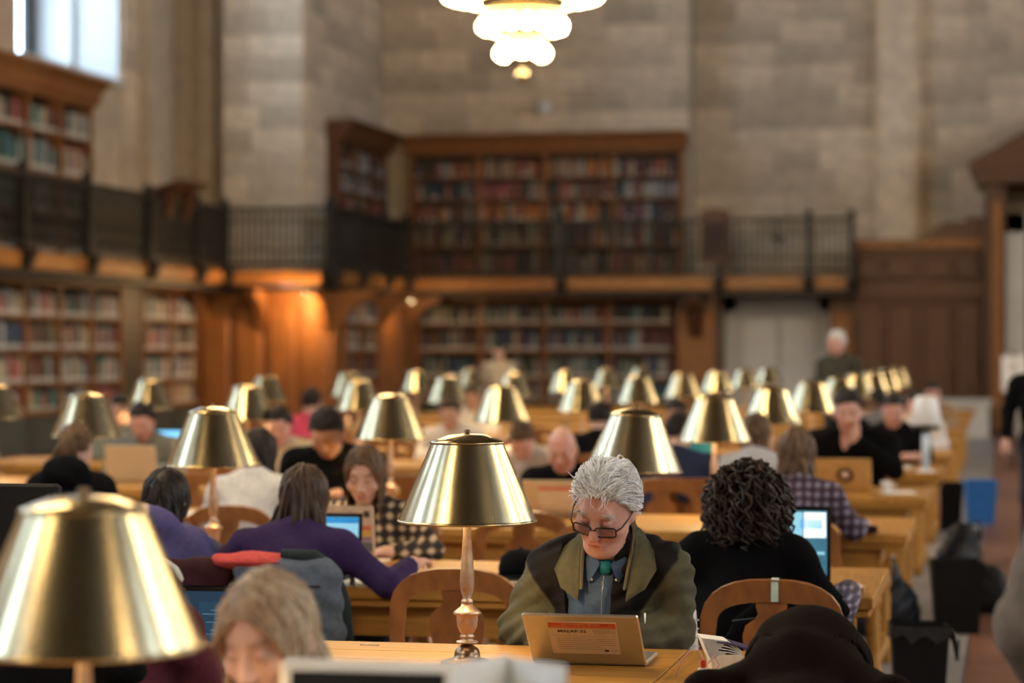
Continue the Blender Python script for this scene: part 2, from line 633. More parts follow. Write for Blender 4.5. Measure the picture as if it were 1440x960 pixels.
def bookcase(name, label, origin, rz, bays, bayw, zs, top, dep=.34, cornice=.0, plinth=True, palette=PAL_MID, individual=None,
             where='', fill=1.0, bay0=0, wmat=SHELFW, tmin=.055, tmax=.10, hfrac=(.64, .88), plabel=1.0, cupboards=False):
    """local x along the front, local y into the case; zs = shelf heights from low to high"""
    root = thing(name, label, 'bookcase', origin, rz)
    L_ = bays * bayw
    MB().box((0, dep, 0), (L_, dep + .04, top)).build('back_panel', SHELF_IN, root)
    for i in range(bays + 1):
        MB().box((i * bayw - .035, 0, 0), (i * bayw + .035, dep, top)).build('upright', wmat, root)
    for z in zs:
        for i in range(bays):
            MB().box((i * bayw + .036, .015, z - .035), ((i + 1) * bayw - .036, dep, z)).build('shelf', wmat, root)
    MB().box((-.04, -.02, top - .05), (L_ + .04, dep + .04, top)).build('top_board', wmat, root)
    if cornice:
        MB().prism([(-.05, top), (-.12, top + cornice * .35), (-.14, top + cornice * .6), (-.30, top + cornice * .9), (-.30, top + cornice), (dep, top + cornice), (dep, top)],
                   -.12, L_ + .12, axis='x').build('cornice', wmat, root)
    if cupboards:
        MB().box((-.04, -.10, zs[0] - .06), (L_ + .04, -.001, zs[0])).build('ledge', wmat, root)
        for i in range(bays):
            d_ = MB().box((i * bayw + .05, -.03, .08), ((i + 1) * bayw - .05, -.001, zs[0] - .08)).build('cupboard_door', CUPB, root)
            MB().box((i * bayw + .16, -.045, .18), ((i + 1) * bayw - .16, -.028, zs[0] - .18)).build('door_panel', CUPB, d_)
    M = Matrix.Translation(Vector(origin)) @ Matrix.Rotation(rz, 4, 'Z')
    r = random.Random(len(name) + int(origin[0] * 10) + int(origin[1]))
    hs = list(zs[1:]) + [top - .05]
    for si, z in enumerate(zs):
        room_h = hs[si] - z - .04
        for i in range(bays):
            x = i * bayw + .05
            xe = (i + 1) * bayw - .05
            base = r.choice(palette)
            while x < xe - tmin:
                t = min(r.uniform(tmin, tmax), xe - x)
                if r.random() > fill:
                    x += t
                    continue
                k = base if r.random() < .35 else r.choice(palette)
                hh = room_h * r.uniform(*hfrac)
                dd = r.uniform(.20, .26)
                p = M @ Vector((x, .035, z))
                if individual and individual(p):
                    o = link('book', BOOKM[k])
                    o.location = p
                    o.rotation_euler = (0, 0, rz)
                    o.scale = (t - .004, dd, hh)
                    rn = ROWN[len(zs) - 1 - si]
                    tag(o, '%s book, %s shelf, %s bay of %s' % (k, rn, ORDN[max(0, i - bay0)], where), 'book', 'books in ' + where)
                else:
                    T = M @ Matrix.Translation((x, .035, z)) @ Matrix.Diagonal((t - .004, dd, hh, 1))
                    REST.box((0, 0, 0), (1, 1, 1), RESTK.index(k), T)
                    if r.random() < plabel:
                        REST.add([T @ Vector(q) for q in ((.1, -.01, .06), (.9, -.01, .06), (.9, -.01, .2), (.1, -.01, .2))], [(0, 1, 2, 3)], len(RESTK))
                x += t
    return root


CUPB = mat('grey green cupboard', (0.055, 0.065, 0.055), 0.5, scale=4, amt=0.2)
R90 = math.pi / 2
# left wall, under the gallery (front faces +x: along +y, into -x)
bookcase('bookcase', 'low oak bookcase under the left gallery, nearer stretch with cupboards below', (-14.4, 26.05, 0), R90, 9, 1.33, (.72, 1.14, 1.65, 2.17), 2.70,
         palette=PAL_LIGHT, individual=lambda p: p.y > 32.7, bay0=5, where='the long bookcase under the left gallery', tmin=.075, tmax=.15, cupboards=True)
bookcase('bookcase', 'short oak bookcase under the left gallery, beside the panelled corner', (-14.4, 39.05, 0), R90, 2, 1.40, (.72, 1.14, 1.65, 2.17), 2.70,
         palette=PAL_LIGHT, individual=lambda p: True, where='the short bookcase next to the panelled corner', tmin=.075, tmax=.15, cupboards=True)
bookcase('bookcase', 'tall oak bookcase up on the left gallery, under the window', (-15.02, 27.6, 3.1), R90, 8, 1.33, (.08, .74, 1.39, 2.03), 2.62, cornice=.42,
         palette=PAL_MID + ['cream', 'pale grey'], individual=lambda p: p.y > 35.0 and p.z > 4.3, bay0=5, where='the bookcase on the left gallery', tmin=.08, tmax=.16)
bookcase('bookcase', 'oak bookcase on the gallery return wall, seen at a slant', (-12.42, 44.35, 3.1), R90, 3, 1.18, (.08, .66, 1.17, 1.62, 2.07), 2.57, cornice=.36,
         palette=PAL_DARK, wmat=PANEL_D)
bookcase('bookcase', 'wide oak bookcase along the far gallery, under the stone wall', (-12.0, 48.1, 3.1), 0, 4, 1.3925, (.08, .66, 1.17, 1.62, 2.07), 2.57, cornice=.36,
         palette=PAL_DARK + ['cream', 'pinkish red'], plabel=.3)
bookcase('bookcase', 'wide oak bookcase against the far wall, below the gallery', (-11.85, 48.1, 0), 0, 4, 1.32, (.1, .62, 1.08, 1.63, 2.18), 2.70,
         palette=PAL_MID + ['black', 'navy blue'], wmat=PANEL)
bookcase('bookcase', 'narrow oak bookcase in the side of the panelled corner block', (-11.86, 42.75, 0), R90, 2, 1.15, (.1, .62, 1.14, 1.65, 2.17), 2.70,
         palette=PAL_DARK, wmat=PANEL)
rest = REST.build('shelf_books', [BOOKMAT[k] for k in RESTK] + [LABELM])
stuff(rest, 'rows of mixed books filling the far and side bookcases', 'books')

# dark doorway panel between the two left bookcases
struct(MB().box((-15.4, 38.06, 0), (-14.42, 39.0, 2.72)).build('door_1', mat('dark green door', (0.05, 0.045, 0.03), .5, scale=5, amt=.2)))

# ---- panelled corner block under the gallery
blk = struct(MB().box((-15.3, 42.0, 0), (-12.27, YF, 2.74)).box((-12.27, 42.0, 0), (-11.9, 42.72, 2.74)).box((-12.27, 45.15, 0), (-11.9, YF, 2.74)).build('wall_block', PANEL))
for i in range(4):
    x0 = -14.36 + i * .62
    MB().rbox((x0, 41.93, .2), (x0 + .50, 42.0, 2.45), .03).build('wood_panel', PANEL, blk)
for i in range(2):
    y0 = 45.3 + i * 1.3
    MB().rbox((-11.9, y0, .2), (-11.84, y0 + 1.15, 2.4), .03).build('wood_panel', PANEL, blk)
for x0 in (-14.42, -13.3, -12.15):
    MB().prism([(41.95, 2.74), (41.25, 2.74), (41.25, 2.62), (41.55, 2.5), (41.75, 2.3), (41.95, 1.95)], x0, x0 + .16, axis='x').build('corbel', PANEL, blk)
for y0 in (42.2, 45.2, 47.4):
    MB().prism([(-11.92, 2.74), (-11.2, 2.74), (-11.2, 2.62), (-11.5, 2.5), (-11.7, 2.3), (-11.92, 1.95)], y0, y0 + .16, axis='y').build('corbel', PANEL, blk)

# ---- galleries
FASC = mat('orange oak fascia', (0.38, 0.15, 0.034), 0.4, scale=4, amt=.25, stretch=(1, 1, 4), rand=.1)  # orange oak, a brighter tone than the panelling


def gallery(label, a, b, inward, posts, zf=3.1):
    """deck edge from a to b (room xy); inward points from the edge to the wall"""
    a, b = Vector((a[0], a[1], 0)), Vector((b[0], b[1], 0))
    al = (b - a)
    Ln = al.length
    rz = math.atan2(al.y, al.x)
    flip = 1 if Vector((-al.y, al.x, 0)).dot(Vector((inward[0], inward[1], 0))) > 0 else -1
    root = thing('gallery', label, 'gallery', (a.x, a.y, 0), rz)
    dp = Vector(inward).length
    y0, y1 = (0, dp) if flip > 0 else (-dp, 0)
    MB().box((0, y0, zf - .16), (Ln, y1, zf)).build('deck', PANEL_D, root)
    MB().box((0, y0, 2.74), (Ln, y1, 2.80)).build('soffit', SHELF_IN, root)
    f = flip
    ps = [0] + posts + [Ln]
    for i in range(len(ps) - 1):
        if ps[i + 1] - ps[i] > .25:
            q = sorted((0, -.06 * f))
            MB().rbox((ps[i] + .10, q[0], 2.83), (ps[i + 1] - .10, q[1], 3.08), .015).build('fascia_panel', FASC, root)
    q = sorted((0.02 * f, -.10 * f))
    MB().box((0, q[0], 2.72), (Ln, q[1], 2.80)).build('lower_moulding', IRON, root)
    q = sorted((0.05 * f, -.09 * f))
    MB().box((0, q[0], 4.14), (Ln, q[1], 4.22)).build('top_rail', IRON, root)
    MB().box((0, q[0] * .5, 3.16), (Ln, q[1] * .5, 3.22)).build('bottom_rail', IRON, root)
    for p in posts + [0.03, Ln - .03]:
        q = sorted((.06 * f, -.10 * f))
        MB().box((p - .06, q[0], 2.80), (p + .06, q[1], 4.26)).lathe([(.0, .0), (.07, .02), (.08, .07), (.05, .12), (0, .14)], 10, (p, -.02 * f, 4.25)).build('post', IRON, root)
        MB().prism([(0, 3.12), (-.24 * f, 3.12), (-.24 * f, 3.02), (-.16 * f, 2.86), (-.05 * f, 2.74), (0, 2.70)], p - .09, p + .09, axis='x').build('bracket', IRON, root)
    bal = MB()
    k = int(Ln / .115)
    for i in range(k):
        x = (i + .5) * Ln / k
        bal.box((x - .013, -.014, 3.2), (x + .013, .014, 4.16))
    for i in range(len(ps) - 1):
        bal.box((ps[i], -.012, 3.42), (ps[i + 1], .012, 3.45)).box((ps[i], -.012, 3.98), (ps[i + 1], .012, 4.01))
    stuff(bal.build('balusters', IRON, root))
    return root


gallery('left gallery with black iron railing above the long bookcase', (-13.9, 27.0), (-13.9, 41.8), (-1.5, 0), [3.05, 5.6, 8.1, 10.8, 13.2])
gallery('short gallery stretch facing forward over the panelled corner block', (-13.9, 41.8), (-11.9, 41.8), (0, 1.7), [])
gallery('short gallery return running back beside the corner pier', (-11.9, 41.8), (-11.9, 47.3), (-.85, 0), [1.8, 3.7])
gallery('far gallery with iron railing in front of the wide bookcase', (-11.9, 47.3), (-2.95, 47.3), (0, 1.6), [3.2, 6.35, 8.1])
# sloping reading ledge clamped on the left railing
rl = thing('railing_lectern', 'small brown sloping lectern fixed on the left gallery railing', 'lectern', (-13.75, 39.0, 4.2))
MB().prism([(-.28, .05), (.25, .24), (.27, .30), (-.30, .12)], -.75, .75, axis='y').build('reading_board', PANEL_D, rl)
MB().prism([(-.1, .08), (.12, .14), (.06, -.1), (-.03, -.34), (-.09, -.34)], -.5, -.40, axis='y').build('support_bracket', PANEL_D, rl)
MB().prism([(-.1, .08), (.12, .14), (.06, -.1), (-.03, -.34), (-.09, -.34)], .40, .5, axis='y').build('support_bracket', PANEL_D, rl)
# dark cabinet standing at the far railing and a round boss on the railing
cb = thing('catalogue_cabinet', 'small dark brown cabinet standing at the far gallery railing', 'cabinet', (xat(1004, 47.0), 47.1, 3.3))
MB().rbox((-.27, -.02, 0.05), (.27, .30, 1.0), .02).build('body', PANEL_D, cb)
MB().rbox((-.21, -.035, .14), (.21, -.018, .86), .01).build('door', SHELF_IN, cb)
MB().prism([(-.31, .98), (.31, .98), (.27, 1.06), (0, 1.12), (-.27, 1.06)], -.06, .32, axis='y').build('crown', PANEL_D, cb)
rb_ = thing('railing_boss', 'round dark iron boss on the far gallery railing', 'ornament', (xat(1093, 47.2), 47.2, zat(335, xat(1093, 47.2), 47.2)))
MB().lathe([(0, -.05), (.06, -.045), (.13, -.01), (.10, .03), (.04, .05), (0, .06)], 14).build('disc', IRON, rb_)
MB().box((-.02, -.02, -.30), (.02, .02, .30)).build('stem', IRON, rb_)
rb_.rotation_euler = (0, 0, 0)
# small wall camera on the stone above the far bookcase
wc = thing('wall_camera', 'small white dome camera on the far stone wall below the chandelier', 'camera', (xat(768, YF), YF - .05, 6.56))
MB().ell((0, -.14, 0), (.14, .16, .13), 14, 8).build('dome', WHITEP, wc)
MB().box((-.20, -.05, -.10), (-.08, .05, .14)).build('mount', mat('grey metal', (.25, .25, .26), .5, .5), wc)

# ---- grey double door under the far gallery
dr = struct(MB().box((-5.62, YF + .25, 0), (-5.35, YF + .8, 2.68)).box((-3.72, YF + .25, 0), (-3.45, YF + .8, 2.68)).box((-5.62, YF + .25, 2.42), (-3.45, YF + .8, 2.68)).build('door_2', DOORM))
for x0, x1 in ((-5.35, -4.545), (-4.525, -3.72)):
    d_ = MB().box((x0, YF + .45, 0.01), (x1, YF + .52, 2.42)).build('door_leaf', DOORM, dr)
    MB().rbox((x0 + .12 if x0 < -5 else x0 + .02, YF + .42, .2), (x1 - .02 if x0 < -5 else x1 - .12, YF + .455, 2.3), .01).build('door_panel', DOORL, d_)
# ---- wood walling around the doors
ww = struct(MB().box((-6.62, 48.1, 0), (-5.62, YF + .85, 2.74)).box((-3.45, 48.0, 0), (-2.9, YF + .85, 2.9)).box((-2.95, 47.7, 0), (-.42, YF + .85, 3.72)).build('wall_panelling', PANEL_D))
MB().rbox((-6.5, 48.04, .3), (-5.75, 48.1, 2.4), .03).build('wood_panel', PANEL, ww)
MB().prism([(48.1, 2.74), (47.2, 2.74), (47.3, 2.55), (47.7, 2.35), (48.1, 1.8)], -6.25, -5.95, axis='x').build('corbel', PANEL_D, ww)
MB().rbox((-3.40, 47.95, .3), (-2.98, 48.0, 2.4), .03).build('wood_panel', PANEL, ww)
for x0, x1 in ((-2.88, -2.40), (-2.30, -1.78), (-1.62, -1.08), (-1.0, -.5)):
    MB().rbox((x0, 47.64, .35), (x1, 47.71, 2.55), .03).build('wood_panel', PANEL_D, ww)
    MB().rbox((x0, 47.64, 3.02), (x1, 47.71, 3.46), .03).build('wood_panel', PANEL_D, ww)
MB().box((-2.98, 47.55, 2.68), (-.42, 47.72, 2.86)).build('rail_moulding', PANEL_D, ww)
MB().box((-3.0, 47.52, 3.62), (-.42, 47.74, 3.80)).build('top_moulding', PANEL, ww)
MB().prism([(-1.55, 3.78), (-1.45, 3.98), (-1.2, 4.14), (-.8, 4.14), (-.8, 4.22), (-.42, 4.22), (-.42, 3.78)], 47.6, 47.75, axis='y').build('scrolled_crest', PANEL_D, ww)
# ---- great wooden portal with marble door surround on the right
po = struct(MB().box((-.45, 47.3, 0), (-.05, YF + .8, 4.85)).box((2.65, 47.3, 0), (3.05, YF + .8, 4.85)).build('door_3', PANEL_D))
MB().box((-.62, 46.95, 4.85), (3.2, YF + .8, 5.05)).box((-.72, 46.85, 5.05), (3.3, YF + .8, 5.22)).prism([(-.75, 5.22), (3.35, 5.22), (1.3, 6.35)], 46.8, YF + .8, axis='y').build('portal_cornice', PANEL_D, po)
MB().box((-.30, 47.2, .1), (-.12, 47.32, 4.5)).build('portal_pilaster', PANEL, po)
MB().box((-.05, 47.45, 0), (.33, YF + .8, 4.28)).box((2.27, 47.45, 0), (2.65, YF + .8, 4.28)).box((-.05, 47.45, 3.9), (2.65, YF + .8, 4.28)).build('marble_surround', WHITEM, po)
MB().box((.33, 48.0, 0), (2.27, 48.2, 3.9)).build('door_leaf', PANEL_D, po)
# low marble parapet at the foot of the portal
struct(MB().box((-1.95, 46.3, 0), (-.35, 46.6, .62)).box((-2.0, 46.25, .62), (-.30, 46.65, .72)).build('baseboard_far', WHITEM))

# ---- downlight under the gallery that warms the corner panelling
for i, (x, y) in enumerate(((-12.25, 41.35), (-11.35, 45.6), (-6.0, 47.5))):
    dl = thing('downlight', ['small brass downlight under the gallery over the corner panelling', 'small brass downlight under the gallery return by the narrow bookcase', 'small brass downlight under the far gallery beside the grey door'][i], 'light', (x, y, 2.72))
    MB().lathe([(.09, 0), (.10, -.05), (.11, -.08), (.09, -.08), (.085, -.02), (.0, -.02)], 14).build('housing', BRASS_C, dl)
    MB().ell((0, 0, -.045), (.05, .05, .035), 10, 6).build('bulb', glow('downlight bulb', (1, .72, .38), 30), dl)
    ld = bpy.data.lights.new('downlight', 'POINT')
    ld.energy = (130, 35, 60)[i]
    ld.color = (1.0, .62, .28)
    ld.shadow_soft_size = .06
    lo = bpy.data.objects.new('downlight_light', ld)
    COL.objects.link(lo)
    lo.parent = dl
    lo.location = (0, 0, -.16)

# ---- chandelier
def chandelier(label, loc, first=False):
    root = thing('chandelier', label, 'chandelier', loc)
    gm = MB().lathe([(.0, -.085), (.05, -.078), (.085, -.03), (.088, .02), (.06, .07), (.03, .10), (.03, .13), (0, .13)], 12).mesh('globe', BULBM)
    tiers = ((0.30, .25, 9), (0.53, .62, 15), (1.02, 1.06, 28), (1.25, 1.55, 34))
    rings = MB()
    for r, z, n_ in tiers:
        if first:
            MB().lathe([(r - .10, z + .10), (r + .04, z + .10), (r + .06, z + .16), (r + .02, z + .24), (r - .12, z + .26)], 36, close=True).build('tier_ring', BRASS_C, root)
            for k in range(n_):
                a = 2 * math.pi * k / n_
                o = link('globe', gm, root)
                o.location = (r * math.cos(a), r * math.sin(a), z)
        else:
            rings.lathe([(r - .10, z + .10), (r + .04, z + .10), (r + .06, z + .16), (r + .02, z + .24), (r - .12, z + .26)], 24, close=True)
    if not first:
        rings.build('tier_ring', BRASS_C, root)
        gl = MB()
        for r, z, n_ in tiers:
            gl.lathe([(r - .08, z - .06), (r, z - .09), (r + .08, z - .05), (r + .08, z + .06), (r - .08, z + .06)], 24, close=True)
        gl.build('globe_ring', BULBM, root)
    MB().lathe([(0, -.16), (.05, -.14), (.10, -.08), (.11, -.04), (.08, 0), (.03, .03), (.05, .10), (.20, .16), (.26, .30), (.20, .42), (.34, .48), (.40, .66), (.30, .78), (.60, .9), (.62, 1.1), (.4, 1.25), (.7, 1.4), (.2, 1.7), (.06, 2.2), (.05, ZC - loc[2])], 20).build('stem', BRASS_C, root)
    return root


CH = at(735, 118, 33.0)
chandelier('tiered brass chandelier with glowing globes hanging over the hall', (CH.x, CH.y, CH.z + .16), True)
i = 0
for x in (CH.x, 9.1):
    for y in (CH.y - 11, CH.y - 22, CH.y - 33, CH.y + (0 if x > 0 else 99)):
        if y > 60:
            continue
        i += 1
        chandelier('tiered globe chandelier above the frame, %s of the %s row' % (('nearest the far wall', 'second', 'third', 'fourth')[[CH.y, CH.y - 11, CH.y - 22, CH.y - 33].index(y)], 'left' if x < 0 else 'right'), (x, y, CH.z + .9))

# ============================================================ TABLES
TY = [3.62, 6.60, 9.45, 12.47, 15.45, 18.5, 21.5, 24.5, 27.5, 30.5, 33.5, 36.5]
TX0, TX1, TW, TZ = -8.12, -0.48, 1.22, 0.76
TABLE_ORD = lambda r: ORD[r]


def make_table(label):
    t = thing('reading_table', label, 'table', (0, 0, 0), 0, 'long oak reading tables')
    Ln = TX1 - TX0
    h = TW / 2
    # long boards between the cross banded ends
    n_ = 6
    w = (TW - .0) / n_
    for i in range(n_):
        MB().rbox((.46, -h + i * w + .0012, TZ - .045), (Ln - .46, -h + (i + 1) * w - .0012, TZ), .003).build('plank', OAK, t)
    for a, b in ((0, .22), (.2235, .335), (.3385, .4575)):
        MB().rbox((a, -h, TZ - .045), (b, h, TZ), .003).build('plank', OAK_END, t)
        MB().rbox((Ln - b, -h, TZ - .045), (Ln - a, h, TZ), .003).build('plank', OAK_END, t)
    MB().rbox((.012, -h + .012, TZ - .075), (Ln - .012, h - .012, TZ - .0455), .006).build('edge_moulding', OAK, t)
    for s in (-1, 1):
        MB().box((.16, s * (h - .09) - .015, TZ - .19), (Ln - .16, s * (h - .09) + .015, TZ - .0755)).build('apron', OAK, t)
    for x in (.16, Ln - .18):
        MB().box((x, -h + .1, TZ - .19), (x + .03, h - .1, TZ - .0755)).build('apron', OAK_END, t)
    for x in (.17, Ln * .34, Ln * .66, Ln - .17):
        for s in (-1, 1):
            y = s * (h - .12)
            MB().box((x - .04, y - .04, TZ - .30), (x + .04, y + .04, TZ - .08)).lathe([(.036, TZ - .30), (.042, TZ - .34), (.03, TZ - .37), (.038, TZ - .42), (.034, .18), (.028, .15), (.04, .12), (.04, 0)], 12, (x, y, 0)).build('leg', OAK_END, t)
        MB().box((x - .03, -h + .12, .10), (x + .03, h - .12, .17)).build('foot_rail', OAK, t)
    MB().box((.2, -.04, .11), (Ln - .2, .04, .16)).build('stretcher', OAK, t)
    return t


tab0 = None
for r, y in enumerate(TY):
    lab = 'long golden oak reading table, %s from the camera' % ('nearest' if r == 0 else ORD[r])
    if tab0 is None:
        tab0 = make_table(lab)
        tab0.location = (TX0, y, 0)
    else:
        dup(tab0, (TX0, y, 0), 0, lab)


# ============================================================ READING LAMPS
def make_lamp(label):
    t = thing('reading_lamp', label, 'lamp', (0, 0, 0), 0, 'brass reading lamps on the tables')
    MB().lathe([(.076, 0), (.077, .006), (.060, .012), (.038, .018), (.037, .030), (.033, .042), (.020, .052), (.013, .057)], 28).build('foot', BRONZE, t)
    MB().lathe([(.013, .057), (.030, .059), (.032, .062), (.030, .065), (.013, .070), (.021, .076), (.021, .081), (.017, .085), (.022, .092), (.028, .106),
                (.031, .128), (.030, .137), (.039, .142), (.040, .147), (.034, .153), (.019, .164), (.016, .172)], 28).build('urn', BRONZE_L, t)
    MB().lathe([(.016, .172), (.018, .177), (.016, .182), (.012, .188), (.019, .21), (.0215, .234), (.0195, .27), (.0145, .33), (.0115, .38), (.013, .41), (.013, .44), (.009, .45), (.009, .63)], 20).build('pole', BRONZE_L, t)
    sh = MB()
    sh.lathe([(.199, .410), (.1025, .634)], 64, mi=0)
    sh.f = [f for f in sh.f if len(f) == 4]
    sh.mi = [0] * len(sh.f)
    sh.sm = [True] * len(sh.f)
    k = MB()
    k.lathe([(.1975, .410), (.1010, .634)], 48)
    k.f = [tuple(reversed(f)) for f in k.f if len(f) == 4]
    sh.add(k.v, k.f, 1, True)
    s_ = sh.build('shade', [BRASS, SHADE_IN], t)
    ring = [(.1975 + .0045 * math.cos(a), .409 + .0045 * math.sin(a)) for a in [2 * math.pi * i / 8 for i in range(8)]]
    MB().lathe(ring, 64, close=True).build('bottom_rim', BRASS_C, s_)
    MB().lathe([(.1005, .630), (.107, .6305), (.1085, .6335), (.106, .637), (.085, .6445), (.055, .6555), (.03, .658), (.0, .659)], 48).build('cap', BRASS_C, t)
    MB().lathe([(.006, .657), (.006, .661), (.010, .664), (.009, .669), (.0, .672)], 12).build('finial', BRONZE, t)
    MB().lathe([(.0, .44), (.02, .45), (.032, .48), (.03, .52), (.014, .55), (0, .56)], 12, (.035, 0, 0)).build('bulb', glow('reading bulb', (1, .74, .42), 12), t)
    ld = bpy.data.lights.new('reading_lamp', 'POINT')
    ld.energy = LAMP_WATT
    ld.color = (1.0, .70, .34)
    ld.shadow_soft_size = .035
    lo = bpy.data.objects.new('bulb_light', ld)
    COL.objects.link(lo)
    lo.parent = t
    lo.location = (-.035, 0, .47)
    return t


LAMPX = {0: [118], 1: [657], 2: [885, 300], 3: [1005, 549, 122], 4: [1086, 706, 348, -8], 5: [1142, 818, 504, 210], 6: [1182, 897, 629, 374]}
LAMPY = [3.78, 6.76, 9.76, 12.9, 16.1, 19.0]
POSN = ['nearest the aisle', 'second from the aisle', 'third from the aisle', 'fourth from the aisle']
lamp0 = None
for r, y in enumerate(TY[:11]):
    ly = LAMPY[r] if r < len(LAMPY) else y + .3
    xs = [xat(p, ly) for p in LAMPX[r]] if r in LAMPX else [-1.5 - 1.79 * k for k in range(4)]
    for k, x in enumerate(xs):
        lab = 'brass reading lamp on the %s table, %s' % (ORD[r], POSN[k])
        if r == 0:
            lab = 'big blurred brass lamp close to the camera at lower left'
        if r == 1:
            lab = 'sharp brass reading lamp beside the grey-haired man'
        if lamp0 is None:
            lamp0 = make_lamp(lab)
            lamp0.location = (x, ly, TZ)
            L_ = lamp0
        else:
            L_ = dup(lamp0, (x, ly, TZ), random.uniform(-3, 3) if r > 1 else 0, lab)
        if r == 2 and k == 0:
            L_.rotation_euler = (0, math.radians(2.5), 0)   # this one stands a little crooked


# ============================================================ CHAIRS
def make_chair(label):
    """faces +y, origin on the floor under the seat centre"""
    t = thing('library_chair', label, 'chair', (0, 0, 0), 0, 'oak library chairs')
    sw, sd, sz = .225, .215, .455
    seat = [(-sw, sd), (sw, sd), (sw * 1.02, .05), (sw * .92, -sd), (-sw * .92, -sd), (-sw * 1.02, .05)]
    MB().prism(seat, sz - .035, sz, axis='z').build('seat', CHAIRW, t)
    # arched back frame: stiles sweeping into a broad crest
    path, wid = [], []
    by = lambda z: -.20 - .10 * (z - .45)
    for z in (.44, .55, .66):
        path.append((-.205 - .015 * (z - .44) / .22, by(z), z))
        wid.append(.048)
    R = 14
    for i in range(R + 1):
        a = math.pi * (1 - i / R)
        ca, sa = math.cos(a), math.sin(a)
        x = .215 * (abs(ca) ** .75) * (1 if ca > 0 else -1)
        z = .70 + .155 * (sa ** .62)
        path.append((x, by(z), z))
        wid.append(.050 + .026 * sa)
    for z in (.66, .55, .44):
        path.append((.205 + .015 * (z - .44) / .22, by(z), z))
        wid.append(.048)
    MB().ribbon(path, wid, .028, (0, 1, .1)).build('back_frame', CHAIRW, t)
    half = [(.050, .845), (.052, .80), (.045, .775), (.06, .755), (.088, .735), (.098, .70), (.094, .65), (.075, .58), (.062, .52), (.06, .45)]
    poly = [(x, z) for x, z in half] + [(-x, z) for x, z in reversed(half)]
    m = MB()
    nn = len(poly)
    vs = [(x, by(z) - .008, z) for x, z in poly] + [(x, by(z) + .008, z) for x, z in poly]
    m.add(vs, [tuple(range(nn)), tuple(range(2 * nn - 1, nn - 1, -1))] + [(i, nn + i, nn + (i + 1) % nn, (i + 1) % nn) for i in range(nn)])
    m.build('splat', CHAIRW, t)
    for s in (-1, 1):
        MB().tube([(s * .195, .185, .43), (s * .2, .19, 0)], [.022, .016], 8).build('leg', CHAIRW, t)
        MB().tube([(s * .195, -.19, .45), (s * .2, -.215, .2), (s * .205, -.26, 0)], [.023, .02, .017], 8).build('leg', CHAIRW, t)
        MB().tube([(s * .197, .187, .2), (s * .2, -.215, .2)], .012, 8).build('stretcher', CHAIRW, t)
    MB().tube([(-.198, 0, .2), (.198, 0, .2)], .012, 8).build('stretcher', CHAIRW, t)
    MB().box((-.18, .165, .385), (.18, .19, .43)).build('front_rail', CHAIRW, t)
    return t


chair0 = None


def chair(x, y, away=True, rz=0.0, label=''):
    """away: the sitter faces away from the camera (back of the chair towards us)"""
    global chair0
    a = (0 if away else math.pi) + rz
    if chair0 is None:
        chair0 = make_chair(label)
        chair0.location = (x, y, 0)
        chair0.rotation_euler = (0, 0, a)
        return chair0
    return dup(chair0, (x, y, 0), a, label)


# empty chairs (near side of a table unless said otherwise)
chair(xat(645, 8.31), 8.51, True, 0, 'empty oak chair with arched back just behind the sharp lamp')
chair(xat(738, 11.3), 11.5, True, 0, 'empty oak chair with arched back left of the grey-haired man')
chair(xat(925, 14.3), 14.5, True, .1, 'empty oak chair behind the grey-haired man, at the fifth table, left of the pair')
chair(xat(990, 14.35), 14.55, True, -.1, 'empty oak chair behind the curly-haired woman, at the fifth table, right of the pair')
chair(xat(575, 14.4), 14.6, True, 0, 'empty oak chair behind the girl in plaid, at the fifth table')
chair(xat(640, 17.4), 17.6, True, 0, 'empty oak chair at the sixth table behind the sharp lamp')
chair(xat(1010, 17.4), 17.6, True, 0, 'empty oak chair at the sixth table near the aisle')
for r_i, pxs in ((3, (580, 240, 20)), (4, (640, 830, 290, 470)), (5, (520, 760, 900, 330, 210, 1085)), (6, (560, 700, 820, 960, 1090, 300)), (7, (600, 760, 900, 1020, 480))):
    for j_, p in enumerate(pxs):
        y_ = TY[r_i] - TW / 2 - .24
        chair(xat(p, y_), y_, True, random.uniform(-.15, .15), 'empty oak chair at the %s table, %s from the left along its near side' % (ORD[r_i], ORDN[sorted(pxs).index(p)]))
chair(xat(840, 10.5), 10.42, False, 0, 'empty oak chair on the far side of the third table, behind the grey-haired man')

